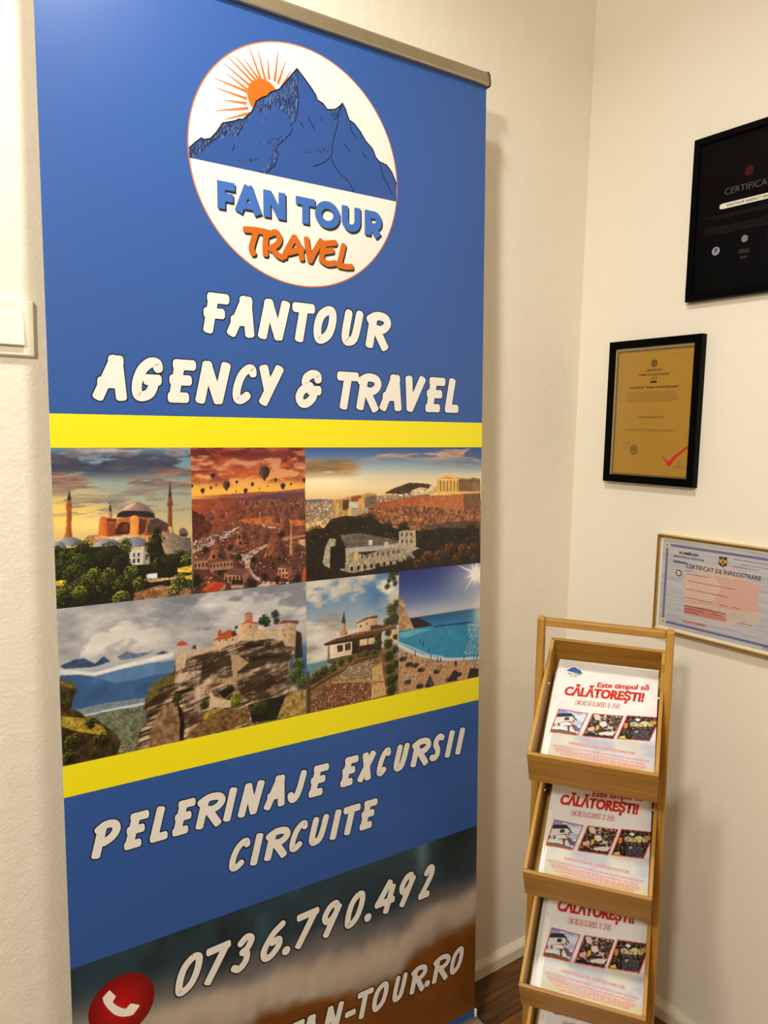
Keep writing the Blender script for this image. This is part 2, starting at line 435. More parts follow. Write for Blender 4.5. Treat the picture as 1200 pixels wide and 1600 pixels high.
        ca = me.color_attributes.new('ink', 'FLOAT_COLOR', 'POINT')
        ca.data.foreach_set('color', np.concatenate([C, np.ones((len(C), 1))], 1).astype(np.float32).reshape(-1))
        me.materials.append(mat); o = bpy.data.objects.new(name, me); COL.objects.link(o); o.parent = parent
        return o

_type_cache = {}
def type_mesh(body, offset, spacing):
    key = (body, offset, spacing)
    if key in _type_cache: return _type_cache[key]
    def conv(txt):
        c = bpy.data.curves.new('type', 'FONT'); c.body = txt; c.size = 1.0; c.offset = offset; c.space_character = spacing; c.resolution_u = 3
        o = bpy.data.objects.new('type', c); COL.objects.link(o); bpy.context.view_layer.update()
        dg = bpy.context.evaluated_depsgraph_get(); ev = o.evaluated_get(dg); m = ev.to_mesh()
        V = [(v.co.x, v.co.y) for v in m.vertices]; F = [tuple(p.vertices) for p in m.polygons]
        ev.to_mesh_clear(); bpy.data.objects.remove(o, do_unlink=True); bpy.data.curves.remove(c); return V, F
    V, F = conv(body); H, _ = conv('H')
    xs = [v[0] for v in V]; x0 = min(xs); y0 = min(v[1] for v in H); ch = max(v[1] for v in H)-y0
    V = [(x-x0, y-y0) for x, y in V]
    # face up
    F2 = []
    for f in F:
        A = sum(V[f[i]][0]*V[f[(i+1) % len(f)]][1]-V[f[(i+1) % len(f)]][0]*V[f[i]][1] for i in range(len(f)))
        F2.append(f if A > 0 else tuple(reversed(f)))
    _type_cache[key] = (V, F2, max(xs)-x0, ch); return _type_cache[key]

def smooth_line(P, n=7, closed=False):
    P = [np.array(p, float) for p in P]; k = len(P); out = []
    rng = range(k) if closed else range(k-1)
    for i in rng:
        p1, p2 = P[i], P[(i+1) % k]
        p0 = P[(i-1) % k] if closed or i > 0 else 2*p1-p2
        p3 = P[(i+2) % k] if closed or i+2 < k else 2*p2-p1
        for j in range(n):
            t = j/n; out.append(0.5*((2*p1)+(-p0+p2)*t+(2*p0-5*p1+4*p2-p3)*t*t+(-p0+3*p1-3*p2+p3)*t**3))
    out.append(P[0] if closed else P[-1]); return out

# brush capitals: strokes in a unit box, 'c' = curved, 'o' = closed curve
GLYPH = {
 'F': ['l .2 .04 .2 1', 'l .1 1 1 1', 'l .02 .52 .86 .52'],
 'A': ['l .0 .0 .44 1', 'l .56 1 1 0', 'l .4 1 .6 1', 'l .08 .36 .82 .36'],
 'N': ['l 0 0 .06 1', 'l .08 1 .86 0', 'l .9 0 1 1'],
 'T': ['l 0 1 1 1', 'l .52 1 .52 0'],
 'O': ['o .55 1 .12 .8 0 .4 .16 .04 .45 0 .86 .2 1 .6 .88 .95'],
 'U': ['c .02 1 0 .3 .14 .04 .45 0 .8 .1 .94 .4 1 1'],
 'R': ['l .2 0 .2 .86', 'c 0 .86 .35 1 .8 .96 1 .76 .84 .56 .42 .46', 'l .46 .5 1 -.06'],
 'P': ['l .2 0 .2 .86', 'c 0 .86 .35 1 .8 .96 1 .74 .84 .5 .45 .36'],
 'G': ['c 1 .84 .86 1 .5 1 .14 .78 0 .4 .12 .06 .42 0 .78 .12 .92 .46', 'l .58 .5 1 .5'],
 'E': ['l .18 .0 .2 1', 'l .08 1 1 1', 'l .02 .53 .88 .53', 'l .1 0 .88 0'],
 'C': ['c 1 .84 .86 1 .54 .98 .17 .76 0 .36 .12 .04 .46 0 .84 .14'],
 'Y': ['l .0 1 .42 .46', 'l 1 1 .34 0'],
 '&': ['c .94 .82 .84 .97 .52 1 .24 .86 .26 .66 .56 .58', 'c .56 .58 .14 .46 0 .22 .2 .02 .5 .02 .78 .2 .8 .44', 'l .62 .46 1 .46'],
 'V': ['l .0 1 .4 0', 'l .44 0 1 1'],
 'L': ['l .06 1 .06 .05', 'l .06 0 1 0'],
 'I': ['l .5 0 .5 1'],
 'J': ['c 1 1 .9 .34 .66 .04 .3 0 .04 .2'],
 'X': ['l .02 1 .98 0', 'l 1 1 0 0'],
 'S': ['c 1 .92 .66 1 .3 .92 .22 .66 .66 .4 .74 .14 .42 0 .0 .06'],
 '0': ['o .5 1 .1 .78 0 .4 .14 .04 .45 0 .86 .2 1 .6 .88 .94'],
 '7': ['l 0 .97 1 1', 'l .95 .98 .38 0'],
 '3': ['c .06 .84 .5 1 .96 .88 .8 .62 .42 .53', 'c .42 .53 .86 .44 .92 .18 .5 0 0 .1'],
 '6': ['c .86 1 .34 .74 .02 .3 .2 .02 .58 .02 .94 .28 .84 .5 .44 .46'],
 '9': ['c .92 .74 .7 1 .26 .94 .02 .64 .3 .44 .7 .52 .96 .8', 'l .97 .84 .5 0'],
 '4': ['l .5 1 0 .34', 'l 0 .33 1 .33', 'l .82 .8 .74 0'],
 '2': ['c .04 .82 .4 1 .84 .96 .98 .74 .6 .4 .1 .06', 'l .04 .0 .98 0'],
 '-': ['l 0 .4 1 .4'],
 '.': ['o .1 .1 -.1 .1 -.1 -.1 .1 -.1'],
}
def brush_glyph(sh, ch, x0, x1, yb, cap, slant, w, line_w, col, edge, h):
    ww = w/2
    if ch == '.':
        sh.disc(x0, yb, w*0.62+line_w, edge, h, 24); sh.disc(x0, yb, w*0.62, col, h+0.25, 24); return
    for st in GLYPH[ch]:
        q = st.split(); v = [float(t) for t in q[1:]]
        pts = []
        for i in range(0, len(v), 2):
            y = ww+v[i+1]*(cap-w)
            if ch == '-': y = cap*0.4
            x = x0+ww+v[i]*max(0.01, (x1-x0-w)) if ch != 'I' else (x0+x1)/2
            pts.append((x+slant*y, yb+y))
        if q[0] == 'c': pts = smooth_line(pts, 6)
        if q[0] == 'o': pts = smooth_line(pts, 6, True)
        curved = q[0] == 'o'; e = 0 if q[0] != 'l' else ww*0.58; cw = w if q[0] == 'l' else w*(0.84 if ch == 'C' else 0.93)
        sh.stroke(pts, cw+2*line_w, edge, h, ext=0 if curved else e+line_w*0.6, blunt=0 if curved else (0.42 if q[0] == 'l' else 0.8))
        sh.stroke(pts, cw, col, h+0.25, ext=e, blunt=0 if curved else (0.42 if q[0] == 'l' else 0.8))

#PART2
# ------------------------------------------------------------------ roll-up banner
BLUE = (45, 86, 156); YEL = (240, 226, 20); OFFW = (234, 230, 219)
W_B = 0.85
def sky_clouds(cv, y_lo, y_hi, dark, light, th, sx, sy, seed, amt=0.9, width=0.12):
    n = fbm(cv.X, cv.Y, sx, sy, seed, 6); band = sstep(y_lo-15, y_lo+10, cv.Y)*(1-sstep(y_hi-5, y_hi+12, cv.Y))
    a = sstep(th, th+width, n)*band; n2 = fbm(cv.X+31, cv.Y-7, sx*0.5, sy*0.5, seed+9, 5)
    col = np.asarray(dark, float)*(1-n2[..., None]) + np.asarray(light, float)*n2[..., None]
    cv.blend(a*amt, col)

def photo_domes():
    cv = Canvas(0, 1108.5, 216.5, 1356.5, 0.9)
    cv.vgrad([(1356, (98, 134, 156)), (1325, (120, 150, 160)), (1290, (150, 160, 155)), (1250, (176, 168, 140)), (1215, (200, 178, 130)), (1108, (60, 60, 40))])
    warm = np.exp(-((cv.X-5)/75)**2-((cv.Y-1255)/38)**2); cv.blend(warm*0.9, (246, 206, 104))
    warm = np.exp(-((cv.X-75)/60)**2-((cv.Y-1238)/16)**2); cv.blend(warm*0.7, (250, 226, 150))
    sky_clouds(cv, 1315, 1345, (48, 54, 74), (92, 92, 110), 0.36, 70, 16, 11, 0.95)
    sky_clouds(cv, 1290, 1318, (70, 70, 86), (206, 150, 116), 0.46, 60, 9, 23, 0.9)
    sky_clouds(cv, 1255, 1290, (96, 98, 108), (190, 168, 140), 0.5, 46, 7, 37, 0.85)
    sky_clouds(cv, 1345, 1360, (90, 84, 96), (226, 206, 190), 0.5, 40, 8, 41, 0.8)
    # towers
    cv.lit([(12.5,1215.7),(17.5,1228.3),(19.9,1259.9),(18.7,1264.8),(21.0,1276.6),(26.5,1276.4),(27.4,1264.5),(26.3,1259.6),(25.8,1227.8),(26.9,1214.8)], (214, 140, 70), (128, 70, 34))
    cv.fill([(20.8,1276.4),(24.6,1291.7),(27.1,1276.2)], (52, 42, 40)); cv.fill([(18.6,1265.4),(27.8,1265.0),(26.9,1259.5),(19.3,1259.9)], (166, 98, 48))
    cv.lit([(80.9,1244.4),(82.1,1257.0),(86.6,1256.7),(87.0,1244.1)], (214, 160, 116), (130, 90, 70)); cv.fill([(82.1,1256.6),(84.7,1271.9),(86.6,1256.3)], (60, 50, 48))
    cv.lit([(172.3,1213.4),(175.1,1225.4),(176.8,1261.0),(175.0,1264.3),(177.6,1275.8),(182.7,1275.6),(184.6,1263.9),(183.2,1259.7),(183.2,1224.9),(185.5,1212.6)], (178, 108, 62), (92, 50, 32))
    cv.fill([(177.4,1275.4),(180.8,1303.6),(183.1,1275.2)], (70, 58, 56)); cv.fill([(175.0,1264.3),(184.6,1263.9),(183.6,1259.5),(175.5,1259.8)], (120, 74, 48))
    cv.lit([(174.4,1214.4),(175.5,1225.8),(183.2,1225.4),(183.8,1213.8)], (232, 208, 170), (180, 140, 110))
    # great dome and its house
    cv.lit([(93.1,1245.8),(94.9,1251.2),(98.2,1255.2),(102.3,1258.5),(110.0,1264.3),(118.1,1267.3),(124.7,1269.5),(126.3,1269.4),(134.4,1267.0),(142.5,1262.1),(148.9,1254.9),(153.8,1249.0),(154.8,1241.4)], (206, 168, 146), (104, 88, 92), noise=0.1)
    cv.fill([(93.9,1245.8),(96.1,1252.2),(101.8,1255.0),(121.8,1255.1),(142.3,1253.1),(152.5,1249.5),(154.8,1241.8)], (48, 40, 44), noise=0.4, ns=2)
    cv.fill([(101.8,1257.3),(110.0,1263.9),(120.1,1266.8),(124.7,1269.1),(122.1,1263.4),(109.8,1257.7)], (214, 176, 152), noise=0.1)
    cv.lit([(64.3,1214.3),(67.7,1243.5),(75.9,1247.1),(93.5,1243.7),(121.6,1246.8),(139.9,1243.8),(175.2,1229.2),(179.0,1211.9),(183.2,1204.2),(64.2,1211.2)], (208, 126, 66), (120, 76, 50), noise=0.25)
    cv.fill([(89.8,1218.1),(91.4,1225.8),(95.6,1233.8),(101.2,1237.2),(109.2,1237.1),(114.8,1234.3),(114.3,1216.5)], (78, 42, 36), noise=0.3)
    cv.fill([(100.8,1223.2),(103.1,1232.3),(109.2,1235.1),(111.6,1233.9),(111.2,1222.5)], (116, 62, 44), noise=0.3, ns=2)
    cv.lit([(113.4,1214.1),(115.0,1243.0),(118.4,1247.0),(122.1,1248.0),(126.1,1246.6),(128.8,1241.9),(127.2,1212.8)], (228, 160, 84), (214, 140, 74), noise=0.12)
    cv.fill([(127.2,1212.8),(128.8,1241.9),(140.1,1235.0),(137.7,1219.8)], (96, 50, 38)); cv.fill([(128.8,1242.3),(141.9,1239.1),(139.7,1235.0),(129.5,1237.0)], (80, 66, 66))
    cv.lit([(64.5,1214.9),(67.7,1244.5),(69.3,1247.4),(72.5,1248.5),(76.7,1247.1),(79.1,1242.4),(78.3,1215.4)], (222, 130, 66), (190, 100, 48), noise=0.12)
    cv.fill([(78.3,1216.0),(79.0,1239.8),(93.3,1236.0),(89.7,1215.6)], (138, 76, 46), noise=0.2); cv.fill([(77.8,1245.0),(93.5,1243.3),(92.5,1237.6),(79.0,1240.4)], (92, 66, 56))
    cv.fill([(142.7,1230.0),(148.1,1240.2),(158.6,1241.2),(175.3,1231.4),(175.0,1220.7),(141.4,1220.7)], (84, 66, 66), noise=0.2)
    cv.fill([(141.4,1220.7),(175.0,1221.8),(174.8,1214.3),(157.7,1207.0),(139.1,1212.4)], (112, 68, 48), noise=0.3)
    cv.fill([(44.2,1214.6),(50.0,1219.2),(65.4,1219.3),(84.7,1214.9),(112.7,1218.3),(141.2,1213.3),(168.6,1219.0),(172.3,1197.4),(144.8,1190.9),(100.1,1196.4),(57.2,1203.6)], (196, 146, 98), noise=0.4, ns=8)
    cv.fill([(80.8,1215.2),(112.6,1214.6),(114.5,1209.9),(84.6,1209.8)], (206, 190, 170), noise=0.2)
    cv.lit([(163.2,1215.1),(172.8,1217.7),(185.6,1214.7),(198.3,1206.4),(213.7,1204.9),(214.1,1177.0),(182.5,1175.2),(169.9,1184.8)], (168, 146, 124), (92, 86, 84), noise=0.3)
    cv.fill([(193.8,1217.4),(196.5,1221.6),(202.0,1223.0),(206.9,1218.8),(209.9,1213.2),(207.1,1206.9),(195.1,1208.7)], (112, 92, 88)); cv.fill([(195.2,1213.0),(208.3,1212.6),(206.0,1207.6),(196.6,1208.2)], (70, 50, 46))
    for (cx, cy), rx, ry in (((22.4,1208.1), 17, 10.5), ((77.5,1202.1), 19, 10), ((120.3,1198.0), 21, 14.5), ((6.6,1206.2), 9, 7)):
        a = cv.disc(cx, cy, rx, ry)*(cv.Y > cy-2)
        t = np.clip((cv.X-cx)/rx*0.5+0.5, 0, 1)[..., None]; cv.blend(a, np.array((176, 178, 190.))*(1-t)+np.array((92, 98, 114.))*t)
    cv.fill([(111.0,1191.8),(118.1,1193.4),(140.6,1192.1),(145.2,1190.5),(144.6,1167.7),(126.5,1164.6),(111.3,1168.4)], (196, 190, 176), noise=0.15)
    cv.fill([(134.4,1192.1),(145.2,1190.5),(144.6,1167.7),(133.7,1165.4)], (150, 142, 128), noise=0.15)
    for q in ([(117.9,1186.3),(121.0,1186.0),(120.8,1180.2),(117.7,1180.4)], [(125.0,1186.1),(128.5,1185.9),(128.4,1180.0),(124.9,1180.3)], [(117.7,1177.3),(120.7,1177.1),(120.5,1170.2),(117.5,1170.4)], [(124.8,1177.3),(128.3,1177.1),(128.1,1170.1),(124.6,1170.4)], [(138.3,1183.0),(140.4,1182.8),(140.1,1173.3),(138.1,1173.5)]): cv.fill(q, (60, 54, 50), soft=0)
    # gardens
    g = cv.fill([(-0.8,1201.8),(28.7,1201.6),(60.9,1200.3),(92.2,1200.0),(111.9,1187.2),(111.3,1167.4),(144.1,1165.6),(147.1,1199.2),(161.9,1206.7),(169.7,1180.5),(213.0,1177.1),(213.7,1107.0),(0.5,1108.2)], (30, 34, 20), noise=0.5, ns=10)
    cv.fill([(118.1,1121.6),(160.0,1130.0),(211.7,1118.2),(213.7,1107.0),(138.4,1106.7),(115.7,1107.1)], (150, 104, 74), noise=0.5, ns=5)
    cv.fill([(137.2,1140.8),(194.7,1141.7),(198.9,1137.0),(143.3,1135.9)], (196, 160, 130), noise=0.4); cv.fill([(149.4,1126.8),(181.3,1125.7),(179.0,1121.6),(151.3,1122.3)], (170, 140, 120), noise=0.4)
    cv.fill([(188.5,1155.3),(214.8,1158.4),(214.6,1145.3),(190.5,1148.6)], (222, 186, 70), noise=0.4); cv.fill([(201.2,1141.1),(214.5,1142.0),(214.3,1134.4),(203.3,1134.4)], (226, 196, 84), noise=0.4)
    cv.fill([(-0.7,1152.3),(15.9,1153.0),(14.6,1143.7),(-0.1,1144.6)], (208, 176, 60), noise=0.4); cv.fill([(1.7,1169.9),(12.8,1170.9),(12.5,1163.0),(2.4,1163.9)], (190, 190, 130), noise=0.4)
    cv.fill([(137.4,1149.3),(145.8,1150.6),(156.3,1150.1),(156.0,1141.1),(139.3,1142.3)], (206, 212, 206), noise=0.2); cv.fill([(91.2,1165.0),(97.1,1163.4),(97.0,1159.3),(91.4,1160.8)], (200, 196, 190))
    cv.leaves([(152.9,1181.9,12.0),(155.6,1207.1,12.4),(149.0,1194.9,12.0),(158.0,1219.6,8.0)], (14, 18, 12), (92, 92, 46), 5, 1.8)
    cv.leaves([(106.2,1202.1,10.4),(108.0,1193.7,8.0)], (40, 50, 26), (150, 150, 84), 6, 1.6)
    cv.leaves([(6.2,1193.4,14.0),(83.9,1185.2,22.0),(99.3,1169.5,16.0),(63.9,1172.5,18.0),(195.4,1174.2,12.0),(173.4,1156.6,16.0),(182.3,1168.8,12.0)], (16, 20, 12), (74, 82, 36), 7, 1.9)
    cv.leaves([(41.6,1194.6,19.0),(16.9,1184.6,15.0),(37.2,1174.8,18.0),(10.9,1169.1,14.0),(29.0,1155.4,20.0),(45.4,1135.5,24.0),(78.4,1136.2,18.0),(11.1,1123.0,18.0),(102.3,1135.8,16.0),(160.9,1164.2,12.0)], (18, 24, 12), (104, 112, 46), 8, 2.0)
    cv.leaves([(57.6,1154.7,13.2),(79.0,1154.7,11.6),(115.0,1155.5,12.0),(126.8,1137.6,11.0),(204.0,1168.1,8.8),(11.5,1135.0,12.4),(35.7,1130.4,12.0),(194.4,1128.7,17.2),(181.0,1114.9,12.0),(97.7,1113.3,14.0)], (34, 42, 16), (176, 176, 78), 9, 1.7)
    cv.speckle(cv.poly([(116.3,1128.1),(211.9,1124.7),(213.7,1108.1),(117.8,1109.0)]), [(60, 50, 30), (190, 150, 100), (90, 100, 40)], 260, 4)
    return cv

def photo_balloons():
    cv = Canvas(216.5, 1108.5, 430.2, 1356.5, 0.9)
    cv.vgrad([(1356, (168, 98, 84)), (1330, (214, 150, 116)), (1305, (232, 164, 108)), (1285, (248, 190, 88)), (1268, (250, 196, 84)), (1255, (214, 130, 80)), (1225, (150, 78, 66)), (1190, (150, 84, 60)), (1108, (84, 54, 46))])
    sky_clouds(cv, 1298, 1358, (88, 34, 40), (238, 124, 70), 0.47, 52, 17, 61, 0.92, 0.1)
    sky_clouds(cv, 1330, 1358, (60, 26, 34), (170, 70, 60), 0.52, 40, 12, 67, 0.9, 0.08)
    cv.fill([(214.6,1274.7),(252.8,1275.1),(301.0,1277.1),(341.1,1278.6),(365.7,1277.8),(382.4,1278.7),(428.5,1282.0),(429.4,1258.0),(214.5,1266.6)], (158, 92, 84), noise=0.12)
    cv.fill([(300.8,1265.9),(341.0,1272.9),(382.4,1275.3),(428.5,1275.7),(429.4,1258.0),(300.8,1261.3)], (112, 74, 84), noise=0.15)
    glow = np.exp(-((cv.X-218)/40)**2-((cv.Y-1268)/14)**2); cv.blend(glow*0.85, (255, 186, 84))
    land = cv.fill([(214.5,1270.2),(281.4,1269.5),(340.9,1265.3),(429.5,1265.9),(430.2,1109.4),(213.8,1110.6)], (120, 74, 58), noise=0.5, ns=9, nseed=71)
    cv.blend(land*sstep(1200, 1120, cv.Y)*0.5, (74, 44, 40))
    cv.blend(land*0.5*np.exp(-((cv.X-225)/70)**2-((cv.Y-1250)/28)**2), (226, 104, 60))
    cv.speckle(cv.poly([(300.8,1263.2),(429.4,1263.9),(429.2,1242.3),(300.6,1252.0)]), [(196, 140, 120), (120, 78, 70), (90, 56, 54)], 500, 7, (1, 3), (0.9, 2))
    cv.speckle(cv.poly([(216.9,1252.1),(300.5,1248.3),(429.2,1234.5),(428.6,1171.3),(215.5,1187.1)]), [(70, 40, 34), (206, 140, 100), (104, 58, 44), (180, 104, 60)], 900, 8, (1, 4), (0.9, 2))
    cv.fill([(216.9,1252.1),(238.9,1240.2),(253.6,1221.1),(242.0,1207.1),(215.7,1199.8)], (98, 50, 44), noise=0.5, ns=4)
    cv.fill([(296.3,1229.8),(352.7,1234.4),(403.1,1226.0),(429.1,1222.7),(429.0,1212.8),(373.3,1216.0),(320.0,1222.9)], (186, 110, 62), noise=0.4, ns=5)
    road = (206, 176, 160)
    cv.fill([(215.4,1183.5),(234.1,1190.3),(260.8,1201.3),(296.1,1218.6),(302.0,1218.3),(266.5,1197.2),(239.7,1185.3),(215.3,1178.9)], road, noise=0.15)
    cv.fill([(276.8,1177.0),(311.1,1168.7),(327.4,1176.9),(352.0,1184.7),(355.1,1182.1),(327.2,1166.4),(321.1,1160.3),(318.8,1147.1),(326.7,1133.0),(338.8,1122.3),(365.7,1112.9),(374.0,1108.1),(351.0,1110.5),(328.6,1123.3),(314.7,1139.9),(308.9,1155.6),(295.3,1169.9)], road, noise=0.15)
    cv.fill([(381.4,1194.2),(428.8,1197.0),(428.8,1193.1),(383.5,1188.3)], (190, 130, 100), noise=0.2); cv.fill([(340.3,1223.6),(352.5,1217.2),(373.2,1214.1),(371.1,1211.3),(348.3,1213.6)], (214, 176, 150), noise=0.2)
    cv.speckle(cv.poly([(215.7,1198.0),(296.1,1218.6),(297.9,1209.1),(260.7,1191.2),(215.4,1185.3)]), [(40, 34, 36), (220, 210, 206), (120, 100, 96)], 420, 9, (1.5, 3), (1, 1.8))
    cv.speckle(cv.poly([(215.5,1187.1),(428.7,1179.2),(428.0,1107.6),(213.9,1114.3)]), [(52, 34, 30), (190, 140, 116), (110, 66, 50), (76, 46, 40)], 900, 10, (1, 5), (1, 3))
    for seed, pts in enumerate([[(358.1,1249.4),(356.7,1247.5),(355.4,1244.9),(353.9,1241.6),(352.8,1239.0),(351.7,1236.4),(364.4,1235.7),(363.4,1238.5),(362.3,1241.2),(360.8,1244.6),(359.5,1247.4)], [(379.0,1252.3),(377.6,1250.1),(376.2,1247.1),(374.7,1243.3),(373.5,1240.3),(372.5,1237.3),(385.4,1236.6),(384.4,1239.8),(383.3,1242.9),(381.8,1246.8),(380.4,1250.0)], [(401.2,1254.3),(400.0,1251.6),(398.9,1248.0),(397.6,1243.4),(396.6,1239.8),(395.7,1236.1),(406.7,1235.6),(405.8,1239.3),(404.9,1243.1),(403.6,1247.7),(402.4,1251.5)], [(413.0,1249.9),(411.3,1246.8),(409.7,1242.5),(407.9,1237.3),(406.5,1233.0),(405.3,1228.8),(420.8,1228.0),(419.5,1232.4),(418.2,1236.8),(416.4,1242.2),(414.7,1246.6)], [(388.4,1251.0),(386.3,1248.3),(384.3,1244.7),(382.0,1240.3),(380.3,1236.7),(378.7,1233.1),(398.3,1232.1),(396.7,1235.9),(395.0,1239.6),(392.7,1244.4),(390.6,1248.1)], [(291.7,1250.5),(290.2,1247.5),(288.7,1243.4),(287.0,1238.3),(285.7,1234.2),(284.6,1230.1),(298.6,1229.3),(297.5,1233.6),(296.3,1237.8),(294.7,1243.1),(293.3,1247.3)], [(269.5,1252.4),(268.2,1250.0),(266.9,1246.8),(265.5,1242.7),(264.4,1239.4),(263.4,1236.2),(275.2,1235.6),(274.3,1238.9),(273.3,1242.3),(272.0,1246.5),(270.8,1249.9)], [(247.6,1254.0),(245.7,1250.8),(243.8,1246.6),(241.8,1241.3),(240.2,1237.1),(238.8,1232.9),(256.1,1232.0),(254.8,1236.4),(253.3,1240.8),(251.3,1246.3),(249.5,1250.7)], [(372.6,1243.0),(370.9,1239.8),(369.3,1235.4),(367.5,1230.0),(366.2,1225.7),(365.0,1221.3),(380.0,1220.5),(378.8,1225.0),(377.5,1229.5),(375.8,1235.1),(374.2,1239.6)], [(364.4,1254.9),(363.7,1254.1),(363.0,1252.9),(362.3,1251.5),(361.7,1250.4),(361.2,1249.3),(367.6,1249.0),(367.1,1250.2),(366.5,1251.4),(365.8,1252.8),(365.1,1254.0)], [(351.5,1218.2),(349.9,1216.5),(348.3,1214.1),(346.6,1211.1),(345.3,1208.7),(344.1,1206.3),(358.9,1205.3),(357.7,1207.9),(356.4,1210.5),(354.7,1213.7),(353.1,1216.3)], [(340.6,1246.4),(340.0,1245.0),(339.4,1243.1),(338.8,1240.8),(338.3,1238.9),(337.8,1237.1),(343.3,1236.8),(342.8,1238.7),(342.4,1240.6),(341.8,1243.0),(341.2,1245.0)], [(388.3,1238.4),(384.7,1233.1),(381.3,1225.9),(377.5,1216.9),(374.7,1209.8),(372.1,1202.6),(404.7,1200.5),(402.0,1208.1),(399.2,1215.7),(395.4,1225.2),(391.9,1232.7)], [(306.2,1228.9),(303.2,1222.8),(300.4,1214.6),(297.2,1204.4),(294.9,1196.2),(292.6,1187.9),(319.1,1186.1),(317.0,1194.6),(314.8,1203.2),(311.8,1213.9),(309.0,1222.5)], [(260.9,1206.3),(257.3,1200.0),(253.7,1191.5),(249.7,1180.8),(246.7,1172.3),(243.9,1163.8),(277.3,1161.1),(274.7,1170.1),(271.8,1179.2),(268.0,1190.5),(264.6,1199.5)], [(369.1,1214.3),(363.9,1206.3),(358.9,1195.4),(353.4,1181.9),(349.4,1171.0),(345.5,1160.2),(392.8,1156.3),(388.9,1168.0),(384.8,1179.6),(379.3,1194.1),(374.3,1205.6)]]): cv.lit(pts, (190, 116, 82) if seed > 11 else (150, 92, 76), (66, 42, 44) if seed > 11 else (92, 58, 58), noise=0.45, nseed=80+seed, ns=4)
    # cave windows
    wn = []
    for q in ((253.0,1169.6), (264.1,1170.5), (269.8,1164.5), (300.7,1200.5), (308.7,1200.0), (302.5,1190.1), (353.8,1161.4), (360.0,1160.0), (364.0,1149.0), (353.6,1149.9), (376.7,1155.7), (385.2,1153.1)): cv.blend(cv.disc(q[0], q[1], 2.2, 3.2), (40, 24, 24))
    cv.lit([(397.1,1171.7),(399.7,1212.5),(397.6,1215.6),(404.0,1215.2),(402.5,1210.4),(404.5,1161.3),(397.0,1160.9)], (222, 170, 130), (150, 100, 80)); cv.lit([(337.9,1226.6),(338.9,1242.7),(341.0,1242.6),(341.5,1226.4)], (220, 170, 130), (150, 100, 80))
    def house(w, roof, n, wall=(176, 128, 106), rc=(120, 84, 76)):
        cv.fill(w, wall, noise=0.15); cv.fill(roof, rc, noise=0.15)
        P = np.asarray(w); x0, y0 = P.min(0); x1, y1 = P.max(0)
        for k in range(n):
            wx = x0+(k+0.5)*(x1-x0)/n; wy = y0+(y1-y0)*0.52; cv.blend(cv.disc(wx, wy, (x1-x0)/n*0.26, (y1-y0)*0.22), (54, 36, 34))
    house([(217.8,1165.1),(243.0,1164.8),(243.6,1148.2),(218.4,1151.4)], [(216.8,1165.5),(233.7,1171.1),(245.9,1166.4),(243.4,1164.4)], 4)
    house([(244.8,1159.1),(287.2,1161.2),(288.0,1146.1),(245.5,1146.2)], [(243.8,1159.6),(265.9,1164.8),(287.3,1162.1),(287.6,1160.2)], 7)
    house([(271.6,1138.2),(306.6,1132.1),(306.3,1115.9),(284.5,1117.2),(271.4,1127.0)], [(270.8,1139.0),(283.1,1146.5),(318.8,1143.7),(307.6,1132.9),(286.8,1136.8)], 5)
    cv.fill([(306.6,1132.6),(318.8,1142.4),(318.6,1130.0),(306.3,1116.9)], (150, 98, 84), noise=0.2); cv.fill([(284.7,1125.7),(306.4,1123.5),(306.3,1115.9),(284.5,1118.1)], (52, 36, 36), noise=0.3)
    house([(374.0,1140.3),(394.0,1136.6),(393.8,1125.8),(373.9,1129.6)], [(373.2,1140.8),(378.7,1145.8),(399.0,1142.1),(394.4,1136.6)], 3, (226, 160, 120)); cv.fill([(394.0,1136.6),(402.2,1140.8),(402.0,1124.1),(393.7,1117.9)], (150, 96, 80))
    house([(374.3,1128.6),(393.8,1124.8),(393.7,1117.9),(374.6,1121.8)], [(374.3,1128.6),(393.8,1124.8),(393.8,1124.0),(374.3,1127.8)], 3, (206, 140, 106))
    cv.fill([(415.6,1188.0),(428.7,1188.1),(428.6,1174.3),(416.7,1180.1)], (226, 190, 150), noise=0.2)
    cv.fill([(231.6,1114.6),(252.1,1127.0),(273.6,1121.9),(261.4,1108.9),(240.0,1108.7)], (190, 74, 44), noise=0.15); cv.fill([(252.1,1127.0),(259.4,1125.9),(236.3,1111.9),(231.6,1114.6)], (214, 92, 56)); cv.fill([(261.4,1108.9),(273.6,1121.5),(273.5,1111.7),(264.9,1108.5)], (176, 140, 120))
    cv.fill([(282.5,1116.5),(307.3,1114.9),(306.2,1109.9),(284.4,1111.0)], (196, 160, 150)); cv.fill([(330.4,1109.7),(342.8,1114.6),(365.6,1110.9),(353.1,1107.7)], (206, 190, 180)); cv.fill([(386.8,1109.8),(393.3,1112.7),(396.5,1110.8),(393.2,1108.1)], (214, 210, 206))
    cv.fill([(420.3,1108.4),(421.6,1124.2),(426.1,1135.7),(430.5,1137.4),(430.2,1108.4)], (190, 96, 56), noise=0.3)
    cv.leaves([(239.6,1183.5,6.7),(327.1,1157.9,6.0),(283.7,1183.9,5.7),(299.2,1165.8,6.7),(221.7,1131.8,11.7),(322.4,1116.2,10.0),(412.7,1115.1,10.0),(347.1,1125.4,7.7),(381.5,1200.0,6.7),(372.1,1119.1,6.0),(263.5,1140.8,5.0)], (26, 22, 18), (74, 56, 34), 12, 1.6)
